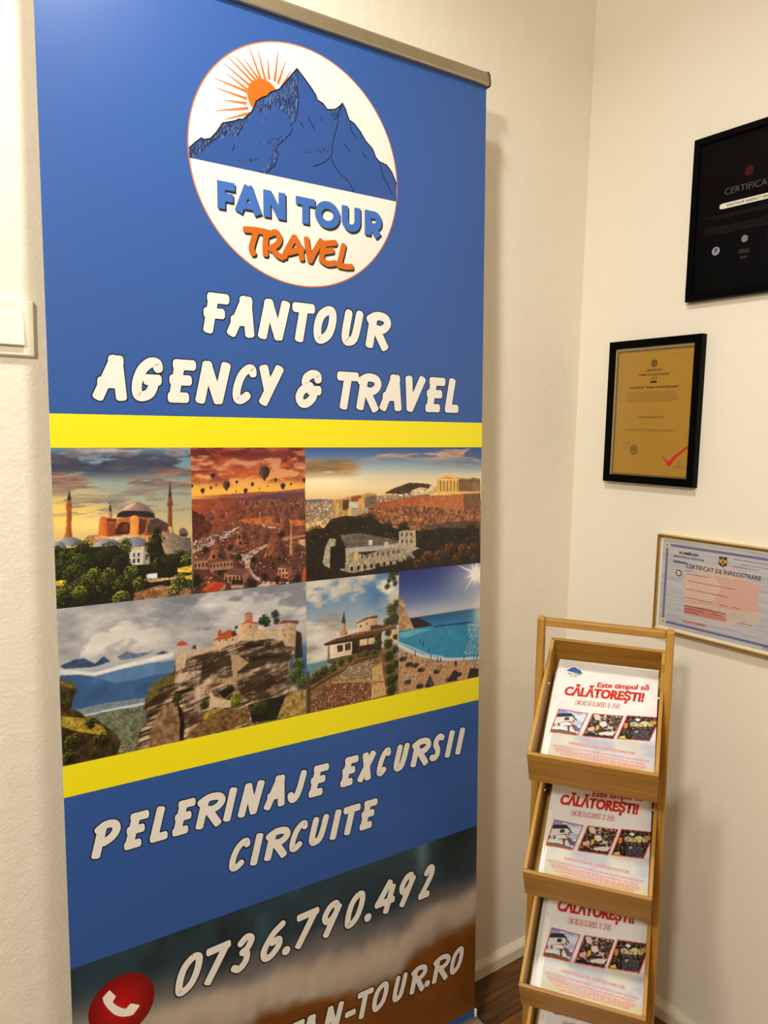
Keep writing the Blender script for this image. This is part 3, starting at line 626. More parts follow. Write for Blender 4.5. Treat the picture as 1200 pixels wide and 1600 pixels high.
    for (bx, by), br in zip([(349.3,1313.3),(278.3,1292.0),(254.4,1309.0),(236.1,1284.0),(217.8,1292.5),(250.8,1288.4),(260.1,1292.2),(297.4,1297.2),(313.4,1281.7),(326.3,1292.6),(370.8,1299.2),(385.1,1287.7),(401.2,1290.7),(428.0,1297.8),(296.0,1280.8),(339.5,1283.9),(355.5,1288.3)], (54, 35, 22, 20, 13, 11, 8, 13, 20, 16, 15, 25, 11, 20, 6, 6, 6)):
        r = br/6.0*1.15; y0 = by
        env = [(bx+r*math.sin(t)*(1 if math.cos(t) > -0.2 else max(0.16, 1+(math.cos(t)+0.2)*0.75)), by+r*1.05*math.cos(t)-(0 if math.cos(t) > -0.2 else r*0.5*(-0.2-math.cos(t)))) for t in np.linspace(0, 2*math.pi, 40)[:-1]]
        cv.lit(env, (112, 92, 74) if r > 5 else (84, 60, 46), (44, 34, 34), noise=0.1)
        cv.fill([(bx-r*0.16, by-r*1.5), (bx+r*0.16, by-r*1.5), (bx+r*0.13, by-r*1.28), (bx-r*0.13, by-r*1.28)], (30, 20, 20), soft=0)
    return cv

def photo_temple():
    cv = Canvas(430.2, 1108.5, 850, 1356.5, 1.0)
    cv.vgrad([(1356, (70, 96, 146)), (1340, (96, 126, 164)), (1320, (156, 172, 180)), (1300, (214, 206, 180)), (1280, (236, 214, 168)), (1255, (232, 192, 130)), (1108, (40, 36, 26))])
    cv.blend(0.85*np.exp(-((cv.X-470)/80)**2-((cv.Y-1295)/18)**2), (255, 240, 196))
    cv.blend(sstep(620, 850, cv.X)*sstep(1290, 1350, cv.Y)*0.6, (56, 84, 138))
    sky_clouds(cv, 1334, 1353, (150, 108, 96), (240, 208, 176), 0.46, 70, 10, 91, 0.9*sstep(530, 600, cv.X))
    sky_clouds(cv, 1318, 1336, (160, 122, 104), (230, 196, 166), 0.52, 60, 8, 95, 0.8*sstep(690, 760, cv.X))
    sky_clouds(cv, 1308, 1330, (104, 86, 74), (214, 160, 80), 0.36, 80, 12, 99, 0.9*(1-sstep(520, 560, cv.X)))
    cv.fill([(428.6,1261.3),(459.0,1260.9),(498.5,1257.7),(498.5,1252.7),(428.5,1254.1)], (104, 112, 130))
    city = cv.fill([(428.5,1255.6),(485.2,1257.0),(529.0,1255.9),(602.9,1263.6),(731.7,1260.7),(731.9,1241.6),(577.8,1241.9),(518.6,1220.9),(428.1,1208.5)], (158, 132, 110), noise=0.3)
    cv.speckle(city, [(230, 220, 206), (120, 104, 96), (196, 174, 150), (80, 70, 66), (214, 196, 170)], 900, 21, (1, 4), (1, 2.5))
    cv.fill([(602.9,1266.7),(613.8,1271.5),(628.4,1277.1),(643.2,1280.7),(661.9,1286.0),(677.0,1285.0),(696.2,1283.9),(711.8,1281.6),(723.6,1276.2),(736.3,1273.3),(736.5,1258.9),(662.0,1261.6),(647.0,1263.6)], (78, 62, 46), noise=0.35, ns=5)
    cv.fill([(665.8,1261.4),(667.6,1270.7),(688.6,1276.3),(711.9,1272.4),(713.8,1278.7),(731.5,1276.6),(733.7,1260.6)], (226, 196, 150), noise=0.35, ns=3)
    cv.speckle(cv.poly([(639.5,1263.9),(731.6,1270.2),(731.7,1257.5),(610.1,1261.3)]), [(236, 226, 210), (150, 120, 96), (200, 170, 130)], 140, 23, (1.5, 4), (1.5, 3))
    # cliff and its walls
    cliff = cv.fill([(518.6,1220.9),(546.2,1228.4),(577.8,1248.0),(624.8,1252.2),(669.6,1256.6),(712.0,1259.8),(847.3,1261.7),(850.7,1183.4),(781.2,1174.5),(662.4,1182.1),(553.1,1201.1)], (150, 100, 70), noise=0.55, ns=7, nseed=25)
    cv.speckle(cliff, [(70, 46, 34), (206, 150, 112), (110, 70, 50), (180, 124, 92), (84, 62, 44)], 1300, 26, (1, 4), (1, 4))
    cv.lit([(576.0,1246.5),(624.8,1251.5),(669.6,1254.8),(731.7,1257.5),(800.8,1259.9),(803.3,1225.6),(735.9,1233.4),(669.7,1239.5),(610.2,1239.0),(577.8,1240.4)], (170, 92, 54), (196, 128, 84), noise=0.25, ns=4)
    cv.fill([(731.7,1257.5),(800.8,1259.0),(803.3,1225.6),(733.9,1232.6)], (186, 118, 72), noise=0.18, ns=4); cv.fill([(800.8,1259.0),(847.3,1260.0),(847.8,1226.8),(803.3,1225.6)], (128, 92, 72), noise=0.2)
    cv.fill([(700.8,1197.1),(764.4,1201.5),(844.0,1200.4),(848.6,1180.2),(740.4,1180.3)], (92, 74, 66), noise=0.5, ns=5)
    # temple
    cv.fill([(712.0,1259.8),(733.6,1267.0),(790.4,1263.5),(847.2,1264.0),(847.3,1259.3),(800.8,1259.0),(712.0,1257.6)], (226, 188, 118), noise=0.2)
    cv.fill([(731.6,1263.9),(732.2,1290.8),(759.3,1300.7),(788.7,1293.7),(790.4,1263.5)], (222, 180, 100), noise=0.12)
    cv.fill([(789.1,1263.6),(787.9,1292.7),(819.2,1290.4),(825.5,1292.9),(846.8,1289.7),(847.3,1263.3)], (150, 118, 84), noise=0.2)
    for q in [[(741.0,1288.4),(741.2,1267.4)], [(749.8,1288.2),(750.0,1267.1)], [(758.6,1288.0),(758.9,1266.8)], [(767.5,1287.7),(767.8,1266.5)], [(776.5,1287.5),(776.8,1266.2)], [(785.5,1287.3),(785.8,1266.0)]]: cv.line(q, 1.7, (88, 54, 28))
    for q in [[(793.0,1285.8),(793.6,1266.4)], [(797.9,1285.7),(798.6,1266.2)], [(802.9,1285.6),(803.6,1266.0)], [(807.9,1285.4),(808.6,1265.9)], [(813.0,1285.3),(813.7,1265.7)], [(818.0,1285.2),(818.7,1265.6)], [(823.1,1285.1),(823.8,1265.4)]]: cv.line(q, 1.4, (74, 56, 44))
    cv.fill([(730.6,1288.7),(789.6,1287.8),(789.6,1291.1),(759.3,1300.1),(730.6,1291.2)], (236, 196, 118), noise=0.12); cv.fill([(737.3,1291.7),(759.3,1296.9),(781.8,1291.3)], (206, 160, 92))
    cv.fill([(788.0,1288.5),(846.9,1285.8),(846.9,1282.5),(788.0,1285.3)], (120, 92, 66))
    # gate tower on the left
    cv.fill([(486.0,1224.1),(487.9,1259.0),(508.6,1259.6),(529.0,1264.8),(551.4,1265.5),(567.2,1269.4),(584.9,1265.8),(586.7,1249.1),(567.2,1239.4),(522.0,1220.7)], (186, 146, 96), noise=0.25, ns=4)
    cv.fill([(493.5,1251.5),(501.2,1251.1),(500.1,1230.7),(492.4,1228.1)], (206, 172, 110)); cv.fill([(508.6,1256.7),(522.2,1257.6),(522.1,1238.5),(508.5,1237.6)], (96, 66, 44), noise=0.3)
    cv.fill([(527.3,1261.9),(549.7,1265.5),(549.7,1253.6),(527.3,1253.0)], (150, 86, 48)); cv.fill([(543.4,1257.7),(557.4,1260.8),(557.3,1239.8),(543.4,1240.5)], (222, 160, 96), noise=0.15); cv.fill([(557.4,1260.8),(584.9,1264.3),(584.9,1249.2),(567.2,1240.9),(557.3,1239.8)], (120, 104, 92), noise=0.2)
    cv.fill([(522.1,1253.2),(542.7,1253.0),(543.4,1240.5),(522.8,1241.4)], (206, 196, 170), noise=0.12); cv.fill([(520.4,1240.9),(565.4,1239.5),(565.4,1233.5),(530.6,1221.8),(519.7,1225.3)], (172, 158, 124), noise=0.15); cv.fill([(519.7,1240.9),(528.9,1240.5),(528.9,1222.7),(519.7,1224.4)], (214, 184, 122))
    cv.fill([(428.2,1217.1),(445.8,1220.4),(478.4,1221.6),(484.9,1205.1),(448.9,1207.3),(428.1,1208.5)], (206, 170, 120), noise=0.4, ns=3)
    # wooded foot
    base = cv.fill([(428.0,1201.4),(468.4,1206.1),(485.0,1222.7),(515.3,1227.0),(577.8,1220.8),(610.3,1197.7),(700.8,1186.0),(740.3,1190.0),(846.4,1183.7),(847.6,1106.5),(625.2,1106.9),(427.2,1109.3)], (36, 28, 20), noise=0.5, ns=8, nseed=31)
    cv.leaves([(452.1,1195.5,16.9),(495.0,1210.4,13.5),(518.6,1212.0,14.5),(549.6,1213.3,14.5),(570.7,1218.2,12.1),(439.0,1170.4,14.5),(610.3,1197.7,14.5),(647.3,1195.5,14.5),(700.9,1179.6,14.5),(740.4,1180.3,14.5),(781.1,1177.7,14.5),(822.9,1181.7,14.5),(716.7,1159.4,9.7),(831.7,1164.6,12.1)], (22, 20, 12), (84, 62, 32), 33, 1.9)
    cv.speckle(base, [(84, 62, 34), (20, 16, 12), (110, 84, 50), (52, 42, 26), (60, 54, 34)], 1500, 39, (1, 4), (1, 3))
    # ruined theatre
    cv.fill([(501.6,1190.9),(546.1,1192.5),(603.0,1179.7),(639.9,1171.1),(639.9,1155.5),(518.4,1161.6)], (112, 100, 90), noise=0.4, ns=4); cv.fill([(513.3,1164.9),(603.0,1164.4),(639.9,1166.4),(639.9,1155.5),(603.0,1155.2),(515.0,1154.4)], (178, 172, 164), noise=0.2)
    cv.fill([(636.9,1155.7),(637.6,1189.2),(647.3,1191.1),(678.4,1189.9),(680.1,1155.7),(689.4,1151.8),(662.6,1144.4),(640.0,1144.6)], (180, 166, 142), noise=0.25, ns=3)
    cv.fill([(514.9,1138.0),(515.0,1155.9),(532.1,1156.0),(560.0,1147.8),(603.0,1158.3),(639.9,1158.6),(670.2,1143.8),(678.0,1133.7),(640.0,1124.3),(610.4,1123.7),(567.1,1118.3),(528.6,1115.8),(499.6,1124.4)], (164, 150, 128), noise=0.35, ns=4)
    for (x, y) in [(528.6,1124.2),(543.2,1124.7),(557.9,1125.3),(572.8,1125.8),(587.9,1126.3),(603.1,1126.8),(618.5,1127.4),(634.0,1127.9),(649.8,1128.5)]: cv.blend(cv.disc(x, y, 3.2, 4.4), (40, 32, 26))
    for (x, y) in [(551.2,1145.5),(563.2,1146.1),(575.3,1146.6),(587.5,1147.2),(599.8,1147.7),(612.2,1148.3),(624.7,1148.9),(637.3,1149.5)]: cv.blend(cv.disc(x, y, 1.7, 4.2), (60, 50, 42))
    for (x, y) in [(645.4,1183.2),(645.5,1169.1),(656.7,1182.4),(656.8,1168.4),(668.1,1181.7),(668.2,1167.6)]: cv.blend(cv.disc(x, y, 1.8, 4), (58, 46, 38))
    cv.fill([(532.1,1139.5),(533.9,1154.4),(542.5,1156.1),(543.2,1138.6)], (220, 180, 110)); cv.fill([(602.3,1158.3),(602.3,1169.1),(607.4,1172.7),(613.2,1168.3),(612.5,1157.5)], (196, 186, 166)); cv.fill([(566.4,1167.0),(567.1,1177.6),(576.0,1177.0),(576.0,1167.0)], (200, 206, 210))
    cv.fill([(464.7,1142.2),(471.5,1170.9),(479.8,1186.4),(493.2,1184.1),(493.1,1169.4),(481.4,1167.3),(481.2,1129.1),(468.0,1136.1)], (176, 166, 146), noise=0.25); cv.fill([(480.5,1130.6),(482.1,1170.2),(513.3,1171.4),(513.2,1126.2),(492.9,1127.4)], (24, 18, 14))
    cv.leaves([(438.6,1132.8,12.1),(461.3,1125.0,12.1),(494.5,1119.0,9.7),(588.6,1119.5,9.7),(640.0,1121.2,9.7),(528.5,1109.8,7.2),(662.7,1128.7,9.7),(438.8,1150.2,9.7)], (20, 18, 12), (70, 56, 30), 35, 1.7)
    cv.leaves([(709.1,1131.2,14.5),(740.9,1131.9,13.5),(765.1,1143.0,14.5),(802.4,1140.2,14.5),(827.8,1138.2,14.5),(785.9,1121.7,12.1),(832.4,1117.9,9.7),(685.8,1120.4,9.7)], (46, 30, 16), (164, 108, 50), 36, 1.7)
    return cv

def photo_rock():
    cv = Canvas(0, 857, 430.2, 1108.5, 1.0)
    cv.vgrad([(1108, (176, 178, 186)), (1070, (196, 194, 194)), (1030, (206, 200, 194)), (1000, (168, 172, 180)), (985, (90, 120, 160)), (950, (70, 100, 140)), (915, (96, 116, 120)), (857, (90, 96, 70))])
    sky_clouds(cv, 1010, 1110, (122, 124, 134), (236, 230, 222), 0.2, 90, 46, 111, 0.95, 0.3)
    sky_clouds(cv, 1030, 1100, (214, 208, 200), (246, 240, 230), 0.5, 60, 36, 115, 0.8*(1-sstep(90, 240, cv.X)), 0.1)
    sky_clouds(cv, 1040, 1112, (104, 108, 120), (150, 152, 160), 0.44, 80, 30, 119, 0.8*sstep(90, 180, cv.X), 0.15)
    cv.fill([(1.7,1018.8),(24.3,1025.7),(37.3,1025.4),(53.5,1014.0),(67.2,1024.3),(77.0,1013.8),(53.3,1008.7),(7.8,1012.6)], (66, 84, 116), noise=0.3, ns=6)
    cv.fill([(87.4,1019.4),(101.4,1026.3),(118.7,1020.0),(147.2,1019.4),(125.6,1013.5),(94.1,1012.9)], (110, 122, 140), noise=0.3, ns=5); cv.fill([(150.7,1014.0),(161.7,1018.3),(172.6,1013.6),(165.2,1011.8)], (62, 80, 110))
    cv.fill([(1.5,1013.6),(53.0,999.8),(100.8,1006.4),(180.1,1014.4),(179.8,1005.0),(100.6,999.2),(52.9,994.5),(1.2,1005.0)], (224, 220, 214), noise=0.12, ns=14, soft=4)
    cv.fill([(1.1,1003.3),(30.0,1000.1),(52.8,992.0),(97.1,997.9),(139.5,1000.2),(181.6,999.1),(179.9,929.4),(130.7,938.7),(67.9,936.1),(34.4,935.5),(21.9,952.1),(-0.2,963.4)], (70, 104, 146), noise=0.16, ns=26)
    cv.fill([(52.8,992.0),(97.1,997.9),(139.5,1000.2),(181.6,999.1),(181.1,978.5),(149.8,979.9),(121.0,977.4),(86.1,976.2),(66.0,985.1)], (96, 130, 168), noise=0.14, ns=20, soft=2)
    cv.fill([(21.7,945.1),(68.2,946.9),(130.8,944.2),(130.5,931.3),(67.7,932.5),(34.3,931.9)], (126, 142, 150), noise=0.2); cv.fill([(34.4,933.7),(78.1,935.9),(130.6,936.8),(130.5,932.0),(77.9,931.2),(37.5,929.5)], (196, 200, 204), noise=0.1)
    val = cv.fill([(34.3,931.2),(84.8,932.7),(130.4,929.4),(129.7,901.6),(118.2,874.2),(110.7,857.2),(82.6,856.2),(50.6,921.5)], (112, 118, 96), noise=0.4, ns=6)
    cv.speckle(val, [(84, 96, 66), (136, 140, 118), (94, 104, 76), (160, 158, 142)], 500, 41, (1, 3), (1, 2)); cv.speckle(cv.poly([(86.7,877.4),(113.0,879.0),(112.4,856.8),(82.7,858.0)]), [(176, 92, 76), (206, 190, 170), (80, 90, 50)], 90, 42, (1, 3), (1, 2))
    # mossy rocks on the left
    cv.fill([(0.3,996.5),(19.8,987.8),(26.6,977.8),(19.0,963.3),(15.2,946.3),(28.0,940.3),(35.9,929.8),(55.6,920.4),(80.3,895.3),(90.1,876.6),(82.6,856.2),(1.0,859.0)], (70, 58, 36), noise=0.6, ns=6, nseed=43)
    cv.fill([(0.9,995.3),(19.8,987.1),(26.0,977.9),(13.2,981.9),(0.6,987.7)], (128, 110, 50), noise=0.4); cv.fill([(1.5,938.5),(34.2,928.4),(63.6,907.9),(69.9,892.0),(43.3,901.4),(23.7,909.1),(1.5,920.9)], (168, 148, 60), noise=0.45, ns=4); cv.fill([(1.0,906.9),(23.6,905.6),(32.9,889.2),(9.4,869.5),(1.3,867.8)], (44, 46, 24), noise=0.4)
    cv.leaves([(5.9,955.2,10.2),(16.7,892.8,13.7),(43.8,919.2,10.2),(59.6,887.0,13.7),(12.6,868.8,12.3)], (30, 34, 16), (130, 124, 56), 44, 2)
    # the great rock
    rock = cv.fill([(116.0,857.8),(118.6,889.0),(133.4,904.6),(130.7,938.7),(138.4,959.6),(156.9,971.3),(179.2,978.8),(183.6,1004.5),(210.1,1009.9),(256.8,1008.6),(297.2,1014.4),(313.8,1020.0),(356.0,1014.1),(404.0,990.9),(406.0,969.9),(394.7,963.4),(394.3,922.2),(425.8,908.3),(427.6,857.4),(353.9,859.7),(270.0,856.9),(191.4,856.2)], (168, 144, 120), noise=0.5, ns=10, nseed=45)
    n = fbm(cv.X*0.75+cv.Y*0.55, cv.Y*1.0-cv.X*0.25, 34, 5, 47, 5); cv.blend(rock*sstep(0.52, 0.66, n)*0.75, (62, 46, 34)); n = fbm(cv.X, cv.Y, 9, 40, 48, 5); cv.blend(rock*sstep(0.52, 0.7, n)*0.55, (220, 200, 176))
    dark = (58, 44, 32)
    for q in ([(122.8,910.5),(132.6,942.1),(140.2,959.3),(156.8,969.4),(181.1,978.5),(178.4,944.9),(163.3,932.5),(155.8,926.4),(133.3,900.9),(130.3,923.9)], [(280.6,997.2),(313.7,1012.1),(355.9,1010.0),(399.5,987.4),(394.7,963.4),(346.8,967.0),(312.8,956.5),(292.1,956.0)], [(209.9,1000.4),(233.1,1004.5),(280.7,1001.1),(284.0,961.3),(267.7,952.2),(248.0,963.4),(224.2,952.0),(228.8,985.9)], [(291.8,940.1),(321.1,955.1),(390.3,960.0),(392.0,914.3),(354.5,900.6),(312.0,904.5),(295.7,923.5)]): a = cv.poly(q, 6); nn = fbm(cv.X*0.8+cv.Y*0.5, cv.Y-cv.X*0.2, 22, 7, int(q[0][0])+7, 5); cv.blend(a*np.clip(0.25+1.6*sstep(0.34, 0.6, nn), 0, 1)*0.85, np.array(dark)*1.0)
    for q in ([(183.6,924.9),(192.7,911.7),(195.9,888.0),(193.3,857.7),(185.8,859.4),(188.4,889.6)], [(255.3,930.9),(283.6,937.6),(287.6,929.0),(267.0,916.9)], [(305.3,1009.3),(347.3,1005.2),(343.0,999.8),(309.3,1000.8)], [(178.4,944.9),(208.7,947.0),(216.3,942.6),(185.7,937.8)], [(313.2,984.3),(377.2,978.5),(381.6,973.7),(317.3,977.7)]): cv.fill(q, (40, 30, 22), noise=0.4, soft=2)
    n = fbm(cv.X*0.9+cv.Y*0.35, cv.Y-cv.X*0.18, 46, 3.2, 49, 4); cv.blend(rock*sstep(0.56, 0.66, n)*0.7, (44, 33, 24))
    cv.fill([(132.3,863.6),(144.2,902.4),(159.4,925.7),(178.0,926.0),(188.4,889.6),(183.9,859.8),(135.7,857.1)], (140, 110, 84), noise=0.45, ns=6); cv.fill([(199.1,860.3),(230.8,892.6),(254.7,901.5),(282.9,894.1),(311.7,888.4),(315.6,867.5),(278.1,859.2),(214.5,857.0)], (120, 94, 58), noise=0.5, ns=5)
    cv.fill([(130.8,942.4),(140.3,961.1),(156.9,971.3),(179.2,976.9),(178.8,959.9),(156.5,956.4),(141.4,936.7)], (110, 100, 52), noise=0.4); cv.fill([(230.9,896.4),(254.7,902.7),(262.6,898.0),(230.6,884.8)], (170, 140, 60), noise=0.4)
    cv.fill([(367.0,861.1),(387.3,898.6),(428.0,905.8),(427.6,857.4)], (160, 134, 80), noise=0.5, ns=6)
    cv.fill([(311.9,896.5),(354.5,900.6),(385.1,899.0),(367.0,859.1),(319.7,862.6)], (34, 34, 22), noise=0.5)
    # walls and houses on top
    st = (196, 172, 142)
    cv.fill([(182.2,978.3),(183.6,1008.2),(210.1,1011.0),(245.0,1012.3),(256.9,1014.4),(256.7,1007.8),(233.1,1002.5),(202.3,1001.5),(198.1,983.2)], st, noise=0.2, ns=3)
    cv.fill([(240.5,908.2),(241.9,935.3),(249.2,924.2),(279.1,910.7),(279.7,897.9),(254.7,903.5)], (206, 184, 150), noise=0.15); cv.fill([(281.4,995.2),(292.7,991.4),(315.2,974.0),(292.2,959.9),(291.8,940.1),(267.5,940.5),(265.6,950.6),(283.9,953.4)], (178, 150, 118), noise=0.2, ns=3)
    cv.fill([(297.2,1016.4),(311.9,1030.1),(371.3,1030.1),(372.4,1010.9),(338.9,1012.5)], (196, 172, 142), noise=0.18, ns=3)
    cv.fill([(248.9,1011.7),(251.1,1024.9),(273.1,1029.6),(295.7,1024.5),(295.5,1012.7),(272.8,1010.1)], (206, 178, 146), noise=0.15); cv.fill([(248.4,1023.4),(269.2,1034.0),(285.3,1033.8),(296.6,1026.3),(273.0,1022.6)], (184, 92, 58), noise=0.12); cv.fill([(257.2,1029.9),(260.6,1041.0),(263.3,1040.6),(265.2,1033.8),(282.2,1039.3),(283.7,1034.0),(269.1,1030.1)], (176, 84, 54))
    cv.fill([(186.7,1009.6),(187.7,1022.7),(191.5,1022.1),(191.1,1008.9)], st); cv.fill([(194.2,1009.6),(195.2,1021.6),(197.4,1021.2),(197.2,1009.2)], st); cv.fill([(200.2,1009.5),(201.2,1021.4),(203.5,1021.1),(203.2,1009.0)], st); cv.fill([(184.7,1023.1),(187.8,1028.3),(195.4,1031.0),(202.1,1027.4),(205.0,1021.6)], (190, 84, 58))
    cv.lit([(296.5,1018.5),(297.7,1045.8),(314.3,1049.6),(333.0,1043.2),(334.0,1029.1),(311.9,1028.2),(307.5,1016.9)], (222, 190, 150), (176, 140, 112), noise=0.12); cv.lit([(307.6,1048.5),(307.9,1062.2),(322.8,1061.6),(322.6,1048.1)], (206, 150, 120), (160, 110, 90)); cv.fill([(306.2,1062.0),(314.5,1065.7),(324.4,1061.4)], (180, 84, 56)); cv.fill([(296.1,1044.1),(314.3,1050.0),(334.3,1044.2),(333.4,1041.2),(314.2,1046.8)], (180, 92, 62))
    cv.lit([(373.2,1007.6),(375.8,1037.7),(393.3,1037.4),(409.7,1031.2),(406.6,988.4),(392.8,992.5)], (206, 178, 146), (176, 150, 124), noise=0.15); cv.fill([(371.8,1036.1),(382.4,1042.1),(413.4,1038.1),(413.3,1030.7),(393.3,1036.6)], (120, 78, 60))
    cv.leaves([(345.8,1047.6,10.2),(349.9,1041.0,8.2),(367.3,1054.9,8.9),(369.3,1042.5,6.8),(339.3,1044.4,6.2)], (28, 40, 36), (80, 96, 74), 50, 1.4); cv.leaves([(287.3,1031.5,5.5),(291.5,1040.8,3.4),(216.0,1016.6,4.1),(351.5,1000.6,8.2),(377.5,998.8,6.8)], (40, 44, 22), (130, 120, 50), 51, 1.3)
    cv.fill([(406.0,969.9),(408.7,1019.0),(419.9,1013.3),(421.8,967.5),(403.7,962.0)], (54, 46, 40), noise=0.4); cv.leaves([(412.6,952.3,15.0),(407.8,932.3,17.1),(419.0,917.9,13.7)], (44, 58, 26), (124, 144, 62), 52, 1.7); cv.leaves([(289.3,912.8,10.2),(291.2,904.4,8.2)], (70, 80, 20), (190, 186, 60), 53, 1.4); cv.leaves([(183.7,932.5,10.2),(231.2,912.0,8.2),(337.1,887.6,13.7),(324.3,886.0,10.2)], (38, 44, 22), (110, 116, 50), 54, 1.5)
    for (x, y) in [(382.2,1024.6),(399.0,1024.4),(385.6,1014.0),(399.7,1010.0),(261.0,1021.6),(273.0,1021.0),(285.1,1020.1),(318.3,1038.4)]: cv.blend(cv.disc(x, y, 1.2, 1.8), (70, 54, 46))
    return cv

def photo_garden():
    cv = Canvas(430.2, 857, 638, 1108.5, 0.9)
    cv.vgrad([(1108, (84, 124, 170)), (1040, (150, 168, 186)), (990, (196, 194, 184)), (965, (190, 188, 180)), (940, (120, 150, 160)), (857, (120, 96, 66))])
    sky_clouds(cv, 955, 1112, (168, 158, 146), (248, 242, 230), 0.38, 80, 42, 131, 0.97, 0.16)
    sky_clouds(cv, 965, 1040, (124, 118, 112), (190, 180, 168), 0.5, 70, 20, 135, 0.75*(1-sstep(500, 560, cv.X)), 0.2)
    cv.blend(sstep(0.62, 0.5, fbm(cv.X, cv.Y, 80, 42, 131, 6))*sstep(540, 590, cv.X)*sstep(1010, 1070, cv.Y)*0.7, (72, 120, 172))
    cv.fill([(429.0,952.1),(475.1,952.8),(483.5,947.9),(456.7,940.2),(436.9,931.5),(428.8,934.4)], (110, 140, 150), noise=0.1)
    cv.leaves([(621.7,1033.3,14.5),(625.4,1014.0,16.9),(610.6,1009.6,9.7),(632.8,1044.6,9.7)], (44, 52, 26), (130, 130, 66), 61, 1.8)
    cv.leaves([(621.5,1105.3,9.7),(610.5,1081.5,6.8),(629.0,1085.8,6.3),(632.6,1107.4,7.2),(625.2,1095.6,6.3),(614.1,1093.5,5.8)], (34, 46, 22), (110, 124, 56), 62, 1.5)
    cv.fill([(483.4,941.8),(528.1,953.1),(581.4,957.3),(633.1,962.3),(637.2,856.0),(607.2,858.3),(517.3,858.0),(431.4,856.5),(436.8,916.7)], (134, 106, 72), noise=0.35, ns=6)
    # house with eaves
    cv.lit([(474.1,955.4),(475.3,982.2),(528.2,986.7),(528.1,956.1),(480.1,955.0)], (236, 222, 200), (206, 186, 160), noise=0.06); cv.fill([(474.1,955.4),(475.3,982.2),(479.0,982.3),(480.1,955.0)], (150, 130, 108))
    cv.fill([(528.1,956.1),(528.9,987.2),(595.9,988.1),(596.0,955.1)], (64, 46, 36), noise=0.3); cv.lit([(545.7,970.4),(545.7,983.6),(563.4,984.2),(563.4,969.9)], (222, 196, 160), (214, 186, 150)); cv.lit([(565.6,970.2),(565.6,983.9),(582.8,984.6),(582.8,970.2)], (222, 196, 160), (206, 178, 144)); cv.fill([(531.6,958.7),(533.4,976.8),(539.3,976.5),(539.3,959.0)], (40, 28, 22))
    cv.fill([(466.3,985.9),(490.5,992.0),(524.7,995.7),(559.9,997.7),(606.9,1001.3),(633.0,997.2),(633.0,992.5),(599.6,992.3),(595.9,985.9),(528.2,983.7),(470.3,983.0)], (104, 72, 54), noise=0.25, ns=3); cv.fill([(524.7,995.7),(559.9,1002.3),(603.3,1003.7),(633.0,997.9),(606.9,996.0),(559.9,995.2),(528.2,992.8)], (150, 112, 84), noise=0.2, ns=2)
    cv.fill([(466.3,985.3),(528.2,987.3),(595.9,988.1),(596.0,983.4),(528.2,982.1),(470.3,981.5)], (62, 42, 32))
    for q in ([(495.5,977.8),(507.4,978.4),(508.1,965.3),(496.4,965.2)], [(512.9,979.1),(525.4,979.8),(525.3,966.3),(513.6,965.7)]): cv.fill(q, (62, 40, 34)); 
    cv.line([(501.6,977.8),(501.9,965.3)], 0.9, (150, 120, 100)); cv.line([(519.1,979.5),(519.4,966.0)], 0.9, (150, 120, 100))
    cv.lit([(539.4,997.4),(540.5,1017.1),(567.0,1022.9),(586.8,1022.0),(587.2,1006.4),(570.6,1005.5),(570.6,998.7)], (236, 206, 170), (186, 150, 118), noise=0.06); cv.fill([(537.3,1016.0),(563.5,1025.5),(587.2,1025.7),(587.9,1020.3),(567.0,1022.0),(540.5,1015.0)], (110, 74, 54)); cv.fill([(570.6,1007.0),(587.2,1007.0),(610.6,1001.8),(595.9,999.0),(570.6,999.3)], (92, 62, 48))
    cv.fill([(545.7,1007.2),(547.8,1012.2),(550.0,1011.9),(550.0,1006.7)], (90, 60, 48)); cv.fill([(560.6,1012.4),(563.4,1015.7),(564.2,1011.0),(561.3,1009.8)], (90, 60, 48))
    cv.lit([(618.1,974.0),(618.1,988.2),(636.8,992.0),(636.8,968.1)], (226, 196, 140), (200, 170, 120)); cv.fill([(623.7,973.2),(623.7,981.1),(634.9,981.7),(634.9,970.0)], (80, 58, 44))
    # small tower
    cv.lit([(504.8,1005.1),(505.6,1021.6),(513.8,1020.6),(514.4,1003.8)], (226, 186, 150), (150, 112, 90)); cv.fill([(504.9,1020.8),(511.1,1044.2),(514.8,1019.5)], (64, 74, 66)); cv.lit([(500.7,996.6),(501.4,1005.0),(506.9,1007.9),(514.4,1006.3),(518.5,1001.8),(517.8,995.8)], (214, 170, 134), (150, 112, 90))
    cv.fill([(471.8,954.3),(528.1,956.1),(596.0,955.1),(596.0,948.9),(531.5,946.4),(483.5,944.9),(476.7,945.9)], (104, 84, 58), noise=0.3); cv.fill([(483.5,944.9),(493.6,950.8),(493.6,943.2),(485.1,941.6)], (80, 62, 48))
    cv.leaves([(453.3,925.8,13.5),(466.6,932.6,12.1),(486.8,935.3,9.7),(503.9,944.6,8.7),(524.6,947.5,7.2),(559.8,951.3,8.2),(581.4,951.1,8.2),(443.4,918.5,8.7),(588.7,968.8,9.7),(585.0,981.8,7.2)], (34, 44, 20), (124, 130, 60), 63, 1.7)
    wood = (122, 90, 62)
    cv.line([(436.7,901.8),(476.6,917.3),(517.6,930.2),(545.6,941.1),(588.7,943.7)], 4.2, (86, 62, 44)); cv.line([(436.7,907.8),(476.6,923.3),(517.6,936.3),(545.6,945.7),(588.7,946.8)], 2.2, wood)
    for q in ([(468.1,902.2),(469.2,921.6)], [(514.1,927.7),(514.8,938.3)], [(543.8,938.3),(544.2,950.6)], [(479.9,909.2),(480.6,924.2)]): cv.line(q, 2.4, (96, 70, 50))
